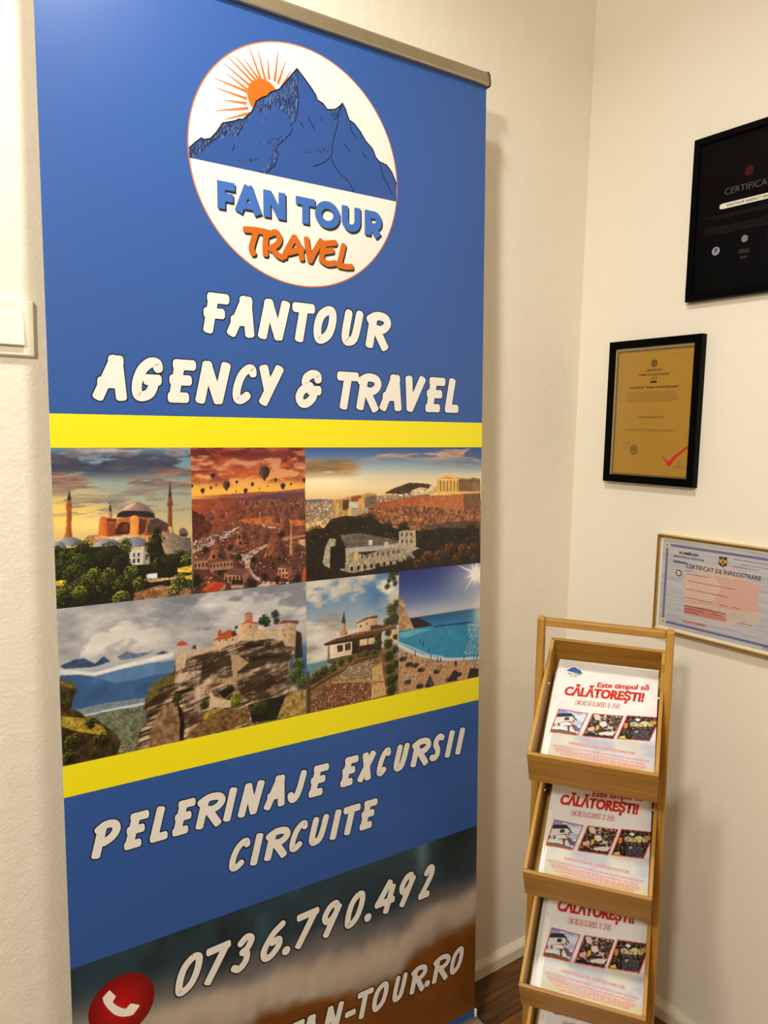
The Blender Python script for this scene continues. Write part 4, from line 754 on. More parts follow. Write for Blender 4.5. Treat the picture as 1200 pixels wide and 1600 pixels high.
    cv.fill([(428.2,858.6),(428.5,933.0),(431.2,939.0),(434.4,936.1),(437.5,925.5),(437.6,857.3)], (92, 66, 44), noise=0.25)
    bed = cv.fill([(493.5,914.4),(524.5,935.2),(574.2,935.0),(577.8,917.2),(574.2,895.9),(496.8,907.7)], (150, 128, 96), noise=0.3); cv.speckle(bed, [(232, 226, 214), (214, 206, 190), (90, 84, 46), (150, 70, 74), (120, 110, 60)], 460, 64, (1, 2.4), (1, 2))
    cv.fill([(577.8,923.5),(597.8,929.7),(599.7,910.4),(609.0,861.2),(577.8,859.0),(572.3,861.6)], (200, 164, 112), noise=0.2, ns=4); cv.line([(576.0,920.6),(577.8,895.2)], 2, (220, 196, 160)); cv.line([(484.9,907.7),(577.8,895.2)], 4, (186, 146, 96)); cv.line([(577.8,885.8),(574.1,860.6)], 3, (214, 186, 146)); cv.fill([(572.3,894.6),(585.1,892.4),(585.1,884.5),(572.3,886.8)], (176, 140, 98)); cv.line([(574.2,930.3),(596.0,930.0)], 2, (130, 96, 60)); cv.line([(579.6,891.8),(603.4,889.2)], 2, (130, 96, 60))
    bed = cv.fill([(436.3,857.0),(443.1,882.7),(476.5,903.7),(517.5,902.6),(570.5,890.2),(572.3,861.6),(517.3,858.0)], (104, 78, 52), noise=0.4, ns=5); cv.speckle(bed, [(186, 60, 56), (220, 200, 180), (74, 66, 36), (150, 96, 76), (206, 120, 100), (110, 104, 52), (96, 40, 40)], 1500, 65, (1, 2.6), (1, 2.4))
    cv.leaves([(612.5,987.4,8.2),(612.5,965.3,11.6),(614.5,939.7,12.6),(616.4,914.0,13.0),(618.3,888.2,13.0),(620.2,868.7,11.6),(629.4,950.1,8.7),(631.3,921.1,9.7),(629.5,892.7,8.7)], (26, 38, 16), (104, 112, 50), 66, 1.4, 1.3)
    return cv

def photo_beach():
    cv = Canvas(638, 857, 850, 1108.5, 0.9)
    cv.vgrad([(1108, (48, 62, 130)), (1075, (66, 86, 148)), (1045, (108, 126, 170)), (1022, (170, 178, 196)), (1012, (190, 186, 184)), (1009, (40, 92, 140)), (985, (60, 140, 176)), (960, (90, 162, 180)), (940, (206, 196, 180)), (857, (186, 150, 116))])
    cv.blend(0.75*np.exp(-((cv.X-845)/80)**2-((cv.Y-1080)/60)**2), (206, 204, 206)); cv.blend(np.clip(1.6*np.exp(-((cv.X-838)/15)**2-((cv.Y-1086)/15)**2), 0, 1), (255, 252, 240))
    for k in range(10):
        a = k*0.63+0.2; L = (60, 36, 48, 30)[k % 4]
        x1 = 838+L*math.cos(a); y1 = 1086+L*math.sin(a); cv.fill([(838-3*math.sin(a), 1086+3*math.cos(a)), (838+3*math.sin(a), 1086-3*math.cos(a)), (x1, y1)], (246, 240, 228), soft=2)
    # sky above tilted horizon, sea below it
    cv.fill([(636.8,982.4),(678.8,986.3),(724.2,986.8),(766.9,985.5),(817.2,984.3),(847.5,981.8),(848.9,889.7),(743.1,906.6),(702.8,922.8),(663.6,941.8),(636.8,964.9)], (66, 146, 182), noise=0.12, ns=14, nseed=71)
    cv.fill([(724.2,986.8),(766.9,985.5),(817.2,984.3),(847.5,981.1),(847.6,976.3),(783.5,980.6),(726.2,983.2)], (44, 90, 136), noise=0.1)
    cv.fill([(640.6,983.5),(678.8,984.7),(726.2,980.0),(686.7,977.2),(663.5,970.7),(640.6,974.0)], (110, 182, 196), soft=3, noise=0.06)
    sp = cv.poly([(813.0,983.5),(847.5,981.8),(848.7,903.5),(805.4,913.6),(822.0,948.5)]); cv.speckle(sp, [(240, 232, 214), (214, 214, 206), (150, 180, 190)], 420, 72, (1, 2.5), (0.9, 1.5)); cv.blend(0.7*np.exp(-((cv.X-850)/18)**2-((cv.Y-1000)/40)**2), (240, 230, 206))
    sand = cv.fill([(636.9,950.6),(687.0,928.5),(726.8,912.4),(848.9,893.2),(849.5,856.8),(637.2,860.8)], (190, 152, 116), noise=0.22, ns=4, nseed=73)
    cv.line([(636.9,958.6),(663.6,945.0),(694.8,928.9),(726.8,917.4),(767.7,908.7),(809.8,903.4),(848.8,899.4)], 6.5, (236, 230, 220), 0.8); cv.line([(636.9,964.3),(671.3,948.7),(710.7,928.1),(751.2,916.9)], 3, (226, 232, 230), 0.7)
    cv.lit([(637.5,987.1),(637.3,1052.0),(644.1,1052.8),(649.4,1049.0),(659.4,1022.5),(671.0,998.6),(676.9,986.6),(655.7,987.2)], (176, 146, 112), (196, 160, 118), noise=0.3, ns=6); cv.fill([(665.2,1009.6),(686.5,1008.8),(702.2,1001.0),(724.2,987.8),(686.6,987.5),(674.9,988.5)], (54, 46, 42), noise=0.3)
    shadow = (52, 44, 44)
    for (x, y) in [(663.8,914.3),(695.0,897.9),(735.1,887.9),(768.2,865.6),(793.3,871.5),(831.8,871.8),(660.1,877.7),(715.2,861.5),(648.4,928.1),(679.3,910.2),(691.3,864.1)]: cv.blend(0.85*cv.disc(x, y, 9.5, 5), shadow)
    def parasol(x, y, r, flip=False):
        for i in range(8):
            a0 = math.pi*i/8+0.1; a1 = math.pi*(i+1)/8+0.1
            cv.fill([(x, y+r*0.25), (x+r*math.cos(a0), y-r*0.55+r*1.1*math.sin(a0)), (x+r*math.cos(a1), y-r*0.55+r*1.1*math.sin(a1))], (54, 72, 130) if (i % 2) ^ flip else (226, 222, 214), soft=1)
        cv.line([(x, y), (x-r*0.2, y-r*1.2)], 1.1, (60, 50, 44))
    for k, (x, y) in enumerate([(667.8,884.5),(708.8,912.0),(746.4,902.0),(646.4,940.5),(671.4,929.3),(838.1,886.3)]): parasol(x, y, (10.5, 8.5, 8.5, 6, 5.5, 7.5)[k], k % 2 == 1)
    for (x, y) in [(785.4,896.4),(807.7,906.5),(719.5,923.5),(736.9,914.2),(714.6,937.4),(745.1,912.9),(835.6,905.5),(844.3,904.2),(679.1,936.2),(657.9,936.2),(690.7,960.4),(699.4,954.3)]: cv.line([(x, y+3), (x-0.4, y-6)], 2.0, (44, 36, 38))
    cv.fill([(784.6,889.1),(782.0,900.4),(785.3,903.9),(788.7,899.3),(787.2,888.7)], (40, 44, 66)); cv.fill([(703.2,860.3),(717.0,884.3),(729.7,858.9)], (64, 66, 86)); cv.fill([(760.0,860.3),(780.5,883.7),(791.1,878.6),(789.2,858.6)], (50, 44, 46), noise=0.4); cv.fill([(816.9,858.9),(825.2,879.8),(848.3,876.0),(848.6,857.0)], (48, 42, 46), noise=0.5); cv.fill([(681.5,860.9),(689.3,871.0),(699.2,867.6),(699.3,859.4)], (70, 50, 46), noise=0.5)
    cv.speckle(cv.poly([(637.7,945.7),(722.8,916.4),(784.5,900.0),(785.0,859.3),(641.0,861.7)]), [(70, 56, 54), (220, 190, 160), (150, 70, 70), (90, 80, 100), (160, 124, 96)], 520, 75, (1, 3), (1, 2))
    return cv

def photo_shore():
    cv = Canvas(0, 83, 850, 518.5, 3.5)
    e1 = [(-8.0,438.7),(70.2,432.5),(128.6,426.9),(183.8,426.7),(235.1,422.5),(302.3,412.8),(358.9,411.5),(472.1,419.1),(578.4,395.4),(684.2,404.5),(778.7,400.4),(850.6,401.3)]; e2 = [(39.7,358.4),(156.6,330.1),(273.0,301.1),(328.7,304.4),(432.2,288.7),(552.9,264.4),(639.7,260.1),(684.9,293.7),(741.1,310.2),(799.7,298.4),(852.1,307.7)]
    w = (fbm(cv.X, cv.Y, 60, 60, 141, 4)-0.5)*36
    E1 = np.interp(cv.X, [p[0] for p in e1], [p[1] for p in e1])+w; E2 = np.interp(cv.X, [p[0] for p in e2], [p[1] for p in e2])+w*0.8
    n = fbm(cv.X, cv.Y, 55, 110, 143, 4)[..., None]
    cv.c[:] = np.array((26, 40, 48.))*(1-n)+np.array((70, 106, 120.))*n
    cv.blend(0.7*sstep(620, 850, cv.X)*sstep(430, 500, cv.Y), (30, 46, 40)); cv.blend(0.8*np.exp(-((cv.X-700)/16)**2)*sstep(400, 500, cv.Y), (120, 150, 156))
    cv.blend(0.5*np.exp(-((cv.X-40)/60)**2-((cv.Y-470)/60)**2), (50, 84, 100))
    a = sstep(-20, 70, E1-cv.Y); n = fbm(cv.X, cv.Y, 36, 60, 147, 4)[..., None]; cv.blend(a, np.array((150, 136, 132.))*(1-n)+np.array((216, 206, 190.))*n)
    mid = (E1+E2)/2; cv.blend(0.75*np.exp(-((cv.Y-E2-38)/34)**2), (226, 208, 180)); cv.blend(0.45*np.exp(-((cv.Y-mid-40)/26)**2), (128, 112, 112))
    a = sstep(-8, 30, E2-cv.Y); n = fbm(cv.X, cv.Y, 90, 60, 149, 4)[..., None]; cv.blend(a, np.array((120, 70, 22.))*(1-n)+np.array((160, 98, 36.))*n)
    return cv

def banner_sheet():
    sh = Sheet(); x1 = 850
    sh.rect(0, 1408, x1, 2096, BLUE); sh.rect(0, 1356.5, x1, 1408, YEL); sh.rect(0, 805.5, x1, 857, YEL); sh.rect(0, 518.5, x1, 805.5, BLUE); sh.rect(0, 66, x1, 83, (44, 82, 150))
    for k, f in enumerate((photo_domes, photo_balloons, photo_temple, photo_rock, photo_garden, photo_beach)):
        cv = f(); cv.grade((.93,.85,.9,.9,.9,.88)[k], 1.22); sh.grid(cv)
    cv = photo_shore(); cv.grade(0.82, 1.08, 100); sh.grid(cv)
    # round badge
    cx, cy, R = 427, 1847.5, 205
    sh.disc(cx, cy, R, (206, 112, 52), 0.2, 120); sh.disc(cx, cy, R-2.2, (230, 226, 216), 0.35, 120)
    suncx, suncy = (356.8,1949.0)
    sh.disc(suncx, suncy, 30, (200, 104, 20), 0.5)
    for (tx, ty), (bx, by) in [((273.0,1944.1),(326.5,1939.8)),((268.1,1959.1),(327.4,1951.1)),((291.0,1971.3),(329.7,1953.6)),((286.7,1986.1),(332.7,1962.1)),((290.5,2000.4),(338.7,1968.2)),((304.6,2003.6),(343.9,1972.8)),((321.1,2003.2),(349.1,1976.0)),((330.1,2027.2),(352.0,1977.4)),((346.8,2024.7),(360.2,1978.9)),((364.9,2015.5),(367.4,1980.7)),((385.0,2033.5),(377.5,1980.6)),((398.6,2018.5),(383.6,1978.1)),((408.5,2005.4),(390.0,1973.7)),((284.9,1928.2),(325.7,1932.1)),((271.3,1907.7),(328.5,1925.2)),((286.8,1897.5),(332.0,1918.2))]:
        sh.stroke([(bx, by), ((tx+bx)/2, (ty+by)/2), (tx, ty)], 5.0, (200, 112, 50), 0.5, blunt=0, w1=0.8)
    mt = [(224.1,1839.0),(235.1,1849.8),(245.5,1859.3),(250.6,1857.8),(261.0,1861.6),(271.7,1873.9),(282.5,1890.7),(294.9,1895.4),(305.7,1899.8),(311.1,1903.6),(318.3,1904.3),(333.1,1919.1),(338.8,1928.6),(342.6,1939.4),(353.9,1948.6),(363.3,1953.2),(369.0,1960.6),(386.1,1969.8),(399.8,1986.5),(411.5,2001.9),(420.2,2012.8),(431.1,2002.8),(446.9,1988.1),(456.9,1976.9),(459.7,1969.7),(471.0,1966.5),(480.0,1958.2),(495.8,1961.9),(505.1,1969.3),(511.0,1977.0),(516.9,1968.6),(524.5,1950.9),(536.1,1946.4),(549.0,1934.9),(560.0,1921.1),(575.5,1909.9),(582.2,1896.7),(590.3,1890.2),(607.1,1886.9),(618.7,1876.2),(630.8,1856.1)]
    yb = 1824.5
    # the range itself, cut by the badge's rim
    def clip(p):
        d = math.hypot(p[0]-cx, p[1]-cy); k = min(1, (R-2.5)/d); return (cx+(p[0]-cx)*k, cy+(p[1]-cy)*k)
    mt = [clip(p) for p in mt]; xl = cx-math.sqrt((R-2.5)**2-(yb-cy)**2); xr = 2*cx-xl
    for (xa, ya), (xb, ybb) in zip(mt[:-1], mt[1:]): sh.poly([(xa, yb), (xb, yb), (xb, ybb), (xa, ya)], (40, 78, 146), 0.65)
    sh.poly([(xl, yb), (mt[0][0], yb), mt[0]], (40, 78, 146), 0.65); sh.poly([(mt[-1][0], yb), (xr, yb), mt[-1]], (40, 78, 146), 0.65)
    ink = (14, 18, 30); rng = random.Random(5)
    def scratch(poly, n, cols, ln):
        xs = [p[0] for p in poly]; ys = [p[1] for p in poly]; k = 0; tries = 0
        while k < n and tries < n*20:
            tries += 1; x = rng.uniform(min(xs), max(xs)); y = rng.uniform(min(ys), max(ys)); ins = False
            for i in range(len(poly)):
                (xa, ya), (xb, yb2) = poly[i], poly[(i+1) % len(poly)]
                if (ya > y) != (yb2 > y) and x < (xb-xa)*(y-ya)/(yb2-ya)+xa: ins = not ins
            if not ins: continue
            k += 1; l = rng.uniform(0.5, 1)*ln; s = rng.uniform(-0.35, 0.1)
            sh.stroke([(x, y), (x+s*l, y-l)], rng.uniform(0.5, 0.9), rng.choice(cols), 0.8, blunt=0)
    sc = [(18, 26, 48), (20, 30, 60), (110, 132, 168), (24, 36, 66)]
    scratch([(342.6,1937.7),(363.2,1952.6),(386.1,1968.8),(411.5,2001.2),(420.2,2011.8),(422.3,1983.7),(423.6,1960.4),(419.4,1935.6),(414.6,1922.6),(399.2,1937.7),(376.3,1942.4),(346.1,1925.4)], 520, sc, 8)
    scratch([(224.8,1838.5),(245.5,1858.3),(261.0,1861.0),(282.5,1890.1),(318.3,1903.6),(333.1,1917.5),(320.1,1899.8),(308.9,1876.1),(294.6,1877.9),(280.3,1870.0),(259.2,1857.4),(245.1,1838.5),(239.7,1827.2),(225.2,1825.6)], 330, sc, 6)
    scratch([(406.5,1898.8),(394.8,1889.5),(377.3,1868.3),(382.9,1862.7),(376.9,1841.9),(360.4,1826.6),(342.8,1826.9),(363.6,1839.3),(371.4,1857.7),(371.6,1871.2),(391.0,1892.1)], 120, sc, 5)
    scratch([(480.0,1957.5),(511.0,1976.0),(503.3,1958.4),(497.8,1939.6),(491.6,1948.7)], 70, sc, 5); scratch([(308.2,1838.4),(345.0,1849.0),(348.6,1844.8),(311.8,1835.1)], 40, sc, 3); scratch([(433.9,1877.2),(487.1,1895.2),(485.0,1889.4),(437.9,1874.6)], 60, sc, 3); scratch([(349.1,1873.1),(398.8,1900.5),(375.5,1878.7),(345.3,1870.7)], 40, sc, 3); scratch([(342.1,1901.4),(368.5,1923.9),(364.6,1913.1),(345.7,1898.9)], 24, sc, 3)
    sh.stroke(mt, 2.4, ink, 0.95, blunt=0)
    for q in ([(420.2,2012.8),(422.4,1997.3),(419.1,1982.9),(423.7,1963.8),(420.7,1942.7),(416.6,1924.8),(406.7,1915.8),(410.6,1909.9),(406.6,1900.5),(394.8,1889.5),(377.3,1869.0),(383.7,1863.6),(376.9,1841.9),(359.6,1825.8)], [(511.0,1977.0),(502.0,1951.1),(499.8,1933.0),(491.3,1906.6),(489.1,1885.0),(486.2,1877.4),(468.3,1862.6),(449.8,1854.5)], [(486.2,1877.4),(495.3,1861.5),(507.9,1851.5),(522.8,1843.6),(534.4,1825.2)], [(526.2,1947.7),(529.6,1932.5),(540.3,1921.6)], [(590.3,1890.2),(598.0,1866.7),(609.5,1850.4),(619.7,1836.2)], [(426.4,1925.3),(431.1,1917.1)], [(441.7,1935.6),(448.0,1926.7),(454.4,1917.8)], [(466.8,1942.3),(469.2,1934.6)], [(514.5,1906.2),(520.9,1900.4),(527.3,1896.4)], [(553.4,1898.8),(562.2,1890.5)], [(301.4,1861.5),(302.1,1856.7),(298.4,1850.7)], [(320.1,1899.8),(315.6,1889.0),(308.1,1875.9)], [(245.1,1837.9),(252.1,1847.9),(276.8,1869.2)]):
        sh.stroke(q, 1.3, ink, 1.0, blunt=0)
    # badge lettering
    def geo(ch, x0, x1, yb, cap, w, col, h, dx=0, dy=0):
        a, b, c, d = x0+dx, x1+dx, yb+dy, yb+cap+dy; e = w/2
        S = lambda pts, ww=w: sh.stroke(pts, ww, col, h, blunt=0)
        if ch == 'F': S([(a+e, c), (a+e, d)]); S([(a, d-e), (b, d-e)]); S([(a, c+cap*0.44), (b-w*0.25, c+cap*0.44)])
        if ch == 'A':
            m = (a+b)/2; S([(a+e, c), (m, d)], w*1.02); S([(m, d), (b-e, c)], w*1.02); sh.poly([(m-w*0.62, d), (m+w*0.62, d), (m, d-w*1.6)], col, h, True); S([(a+w, c+cap*0.27), (b-w, c+cap*0.27)], w*0.85)
        if ch == 'N': S([(a+e, c), (a+e, d)]); S([(b-e, c), (b-e, d)]); sh.poly([(a, d), (a+w*1.1, d), (b, c), (b-w*1.1, c)], col, h, True)
        if ch == 'T': S([(a, d-e), (b, d-e)]); S([((a+b)/2, c), ((a+b)/2, d)])
        if ch == 'O':
            m = (a+b)/2; q = [(m+(b-a-w)/2*math.cos(t), (c+d)/2+(cap-w*0.8)/2*math.sin(t)) for t in np.linspace(0, 2*math.pi, 41)]; S(q)
        if ch == 'U':
            m = (a+b)/2; rr = (b-a-w)/2; S([(a+e, d), (a+e, c+rr+e)]+[(m-rr*math.cos(t), c+rr+e-rr*math.sin(t)) for t in np.linspace(0, math.pi, 17)]+[(b-e, c+rr+e), (b-e, d)])
        if ch == 'R':
            S([(a+e, c), (a+e, d)]); y2 = c+cap*0.36; r2 = (d-e-y2)/2; xm = b-e-r2
            S([(a+e, d-e), (xm, d-e)]+[(xm+r2*math.sin(t), y2+r2+r2*math.cos(t)) for t in np.linspace(0.1, math.pi, 13)]+[(a+e, y2)]); S([(xm-w*0.3, y2), (b-e*1.1, c)], w*1.1)
    row = {'yb':1752.7,'cap':45.1,'g':[('F', 270.8, 301.8), ('A', 300.7, 350.4), ('N', 353.3, 395.4), ('T', 415.2, 453.4), ('O', 453.3, 504.2), ('U', 508.4, 548.8), ('R', 557.6, 595.9)]}
    for ch, x0, xx1 in row['g']: geo(ch, x0, xx1, row['yb'], row['cap'], 13.5, (26, 26, 34), 1.1, 2.6, -3.2)
    for ch, x0, xx1 in row['g']: geo(ch, x0, xx1, row['yb'], row['cap'], 13.5, (58, 104, 178), 1.4)
    brush = [[(318.4,1725.5),(339.7,1727.2),(361.9,1726.5)],[(339.6,1725.7),(335.0,1713.1),(330.4,1696.3),(334.1,1686.8)],[(357.6,1723.9),(355.9,1703.6),(356.3,1688.5)],[(357.6,1721.4),(376.0,1729.2),(383.0,1720.1),(378.6,1709.3),(364.3,1699.7)],[(367.2,1702.6),(378.4,1691.5),(389.2,1687.9)],[(411.9,1726.9),(395.7,1698.9),(392.1,1689.5)],[(411.9,1726.9),(422.1,1710.3),(426.3,1690.2)],[(400.0,1698.3),(428.5,1708.6)],[(435.6,1727.7),(438.4,1710.0),(442.7,1689.2)],[(465.7,1728.2),(451.9,1706.6),(442.7,1689.2)],[(471.8,1725.1),(467.1,1706.1),(465.4,1692.7)],[(471.8,1723.8),(495.0,1728.5)],[(468.6,1708.9),(488.7,1714.3)],[(467.0,1692.9),(479.3,1689.2),(494.8,1692.5)],[(512.3,1726.9),(506.8,1706.1),(501.1,1689.3)],[(501.1,1689.3),(516.9,1688.6),(529.7,1690.3)]]
    for off, col, h in (((2.4, -3.0), (34, 26, 28), 1.1), ((0, 0), (200, 100, 18), 1.4)):
        for st in brush: sh.stroke([(x+off[0], y+off[1]) for x, y in smooth_line(st, 5)], 10.5, col, h, ext=0.5, blunt=0.5)
    # the brush lettering
    for ln in [{'s':0.190,'w':17.0,'o':1.8,'g':[('F',236.2,277.5,1545.0,69.1),('A',283.2,331.9,1545.0,69.1),('N',339.4,390.3,1545.0,69.1),('T',395.6,440.7,1545.0,69.1),('O',443.3,489.0,1545.0,69.1),('U',502.8,544.0,1545.0,69.1),('R',550.2,608.9,1545.0,69.1)]},
        {'s':0.190,'w':17.0,'o':1.8,'g':[('A',62.6,113.2,1430.1,70.4),('G',117.6,164.3,1430.1,70.4),('E',176.2,217.1,1430.1,70.4),('N',225.5,277.1,1430.1,70.4),('C',286.7,328.4,1430.1,70.4),('Y',331.1,375.8,1430.1,70.4)]},
        {'s':0.190,'w':16.5,'o':1.8,'g':[('&',407.2,458.1,1427.4,69.8),('T',486.0,532.9,1427.4,69.8),('R',529.9,586.8,1427.4,69.8),('A',590.6,640.8,1427.4,69.8),('V',640.4,688.4,1427.4,69.8),('E',696.5,739.0,1427.4,69.8),('L',747.2,783.7,1427.4,69.8)]},
        {'s':0.265,'w':14.2,'o':1.8,'g':[('P',30.4,74.7,691.7,59.8),('E',85.8,117.9,691.7,59.8),('L',128.9,160.1,691.7,59.8),('E',166.4,198.0,691.7,59.8),('R',201.5,255.8,691.7,59.8),('I',259.4,274.4,691.7,59.8),('N',287.3,327.2,691.7,59.8),('A',338.3,379.6,691.7,59.8),('J',381.6,415.0,691.7,59.8),('E',427.7,462.0,691.7,59.8)]},
        {'s':0.265,'w':14.2,'o':1.8,'g':[('E',497.2,528.9,694.6,57.5),('X',538.5,569.4,694.6,57.5),('C',579.8,608.8,694.6,57.5),('U',621.3,653.1,694.6,57.5),('R',659.0,711.2,694.6,57.5),('S',712.5,745.1,694.6,57.5),('I',755.2,770.9,694.6,57.5),('I',784.7,798.2,694.6,57.5)]},
        {'s':0.265,'w':14.2,'o':1.8,'g':[('C',265.0,301.6,594.0,57.8),('I',309.6,323.7,594.0,57.8),('R',329.5,382.9,594.0,57.8),('C',384.6,418.9,594.0,57.8),('U',426.4,462.8,594.0,57.8),('I',475.0,489.8,594.0,57.8),('T',494.6,533.6,594.0,57.8),('E',540.9,573.7,594.0,57.8)]},
        {'s':0.300,'w':14.0,'o':2.4,'g':[('0',161.4,204.4,398.1,70.1),('7',207.0,252.7,398.1,70.1),('3',265.3,302.5,398.1,70.1),('6',321.7,367.7,398.1,70.1),('.',381.3,381.3,404.3,70.1),('7',386.0,433.8,398.1,70.1),('9',444.9,487.2,398.1,70.1),('0',503.0,543.4,398.1,70.1),('.',563.9,563.9,405.2,70.1),('4',573.2,622.0,398.1,70.1),('9',627.3,666.9,398.1,70.1),('2',686.9,717.5,398.1,70.1)]},
        {'s':0.240,'w':12.3,'o':2.2,'g':[('F',377.5,406.6,192.4,58.1),('A',401.3,442.6,192.4,58.1),('N',456.1,494.4,192.4,58.1),('-',503.9,529.2,192.4,58.1),('T',527.0,565.5,192.4,58.1),('O',568.5,605.9,192.4,58.1),('U',619.9,651.4,192.4,58.1),('R',660.3,705.9,192.4,58.1),('.',714.7,714.7,200.5,58.1),('R',718.8,769.2,192.4,58.1),('O',771.5,806.6,192.4,58.1)]}]:
        for ch, x0, xx1, yb, cap in ln['g']:
            brush_glyph(sh, ch, x0, xx1, yb, cap, ln['s'], ln['w'], ln['o'], OFFW, (16, 18, 26), 0.3)
    # telephone roundel
    sh.disc(78.5, 424, 54, (120, 12, 12), 0.2)
    pc = Canvas(78.5-37, 424-37, 78.5+37, 424+37, 3); t = np.clip(np.hypot(pc.X-72, pc.Y-418)/38, 0, 1)[..., None]
    for k in range(14): sh.disc(78.5-k*0.35, 424-k*0.35, 52-k*3.4, tuple(np.array((124, 12, 12))+np.array((5.4, 0.5, 0.5))*k), 0.22+0.01*k)
    sh.poly([(59.2,458.8),(68.9,444.0),(67.9,442.3),(63.6,436.4),(65.2,432.7),(69.5,427.4),(73.9,422.8),(79.4,417.9),(83.9,415.3),(85.0,415.5),(91.4,420.8),(94.3,420.2),(106.2,412.8),(107.0,410.4),(101.9,405.0),(96.0,399.4),(90.3,399.7),(82.3,401.9),(76.7,404.4),(71.2,408.1),(65.7,412.9),(60.3,420.0),(55.5,427.6),(51.9,434.7),(49.6,440.6),(48.3,445.4),(47.7,449.3),(49.0,451.2),(58.1,458.7)], (244, 236, 222), 0.6)
    return sh

bn = empty('roll_up_banner', (-0.85452, -0.13547, 0), (0, 0, -0.04352))
tag(bn, 'tall blue and yellow roll-up banner with travel photos standing against the back wall', 'banner')
_s, _t = (0.00667, 0.02610)
_up = np.array([0, math.sin(_t), math.cos(_t)]); _x = np.array([1., 0, 0])
_X = math.cos(_s)*_x+math.sin(_s)*_up; _Y = -math.sin(_s)*_x+math.cos(_s)*_up; _N = np.cross(_X, _Y)
def bmap(P):
    P = np.asarray(P, float); return np.array([W_B/2, 0, 0]) + (P[..., 0:1]-W_B)*_X + P[..., 1:2]*_Y + P[..., 2:3]*_N
def bpt(u, v, h): return tuple(bmap(np.array([[u, v, h]]))[0])
screen = banner_sheet().build('printed_screen', M_PRINT, bn, bmap)
# back of the screen, plain film
v, f = box_vf(0, W_B, 0.066, 2.1, -0.0011, -0.0004, fn=bpt); mesh_obj('screen_backing', v, f, M_PAPER, bn)
prof = [(2.0875, 0.005), (2.0885, 0.0085), (2.092, 0.0095), (2.111, 0.0065), (2.1165, 0.002), (2.1165, -0.008), (2.112, -0.012), (2.091, -0.012), (2.0875, -0.008)]
rail = Mesh().prism(prof, -0.003, W_B+0.001, lambda x, p, q: bpt(x, p, q)).build('top_rail', M_ALU, bn)
capp = [(2.086, 0.0055), (2.0875, 0.0095), (2.092, 0.0108), (2.111, 0.0078), (2.118, 0.003), (2.118, -0.009), (2.113, -0.0132), (2.09, -0.0132), (2.086, -0.009)]
for xa, xb in ((-0.0055, -0.003), (W_B+0.001, W_B+0.0035)):
    o = Mesh().prism(capp, xa, xb, lambda x, p, q: bpt(x, p, q)).build('end_cap', M_BLACKP, rail); tag(o, 'thin black plastic end cap')
# base cassette, pole and feet
cas = [(-0.075, 0.004), (-0.078, 0.02), (-0.07, 0.045), (-0.05, 0.06), (-0.02, 0.066), (0.001, 0.067), (0.0018, 0.059), (0.02, 0.0575), (0.05, 0.05), (0.072, 0.034), (0.078, 0.016), (0.075, 0.004)]
cas = [(-p, q) for p, q in cas]
basec = Mesh().prism(cas, -W_B/2-0.008, W_B/2+0.009, lambda x, p, q: (x, p+0.004, q)).build('base_cassette', M_ALU, bn)
capc = [(p*1.03, (q-0.03)*1.05+0.031) for p, q in cas]
for xa, xb in ((-W_B/2-0.013, -W_B/2-0.008), (W_B/2+0.009, W_B/2+0.0145)):
    o = Mesh().prism(capc, xa, xb, lambda x, p, q: (x, p+0.004, q)).build('end_cap', M_BLACKP, basec, bevel=0.0012); tag(o, 'black plastic end cap of the base')
pole_y = lambda z: 0.013+0.0 + math.tan(_t)*z
Mesh().tube([(0, 0.022+math.tan(_t)*0.05, 0.05), (0, 0.02+math.tan(_t)*2.1, 2.1)], 0.006).build('support_pole', M_ALU, bn, smooth=True)
for sx in (-0.3, 0.3):
    Mesh().box(sx-0.02, sx+0.02, -0.07, 0.075, 0, 0.005).build('foot', M_BLACKP, bn, bevel=0.001)
Mesh().box(W_B/2-0.001, W_B/2+0.0025, -0.003, 0.003, 0.066, 0.084).build('screen_clip', M_WPLAST, bn, bevel=0.001)

# ------------------------------------------------------------------ light switch
sw = empty('light_switch', (-1.2889-0.0435, 0, 1.5323))
tag(sw, 'white square light switch on the back wall left of the banner', 'light switch')
def plate(x0, x1, z0, z1, y0, y1, inset, name, mat, parent, tilt=0):
    v = [(x0, y0, z0), (x1, y0, z0), (x1, y0, z1), (x0, y0, z1), (x0+inset, y1-tilt, z0+inset), (x1-inset, y1-tilt, z0+inset), (x1-inset, y1, z1-inset), (x0+inset, y1, z1-inset)]
    f = [(3, 2, 1, 0), (4, 5, 6, 7), (0, 1, 5, 4), (1, 2, 6, 5), (2, 3, 7, 6), (3, 0, 4, 7)]
    m = Mesh(); m.v = v; m.f = f; return m.build(name, mat, parent, bevel=0.0015, segs=3)
pl = plate(-0.0435, 0.0435, -0.0435, 0.0435, -0.0002, -0.0085, 0.0022, 'cover_plate', M_WPLAST, sw)
rk = plate(-0.0275, 0.0275, -0.0275, 0.0275, -0.0075, -0.0095, 0.0012, 'rocker', M_WPLAST, sw, tilt=0.006)

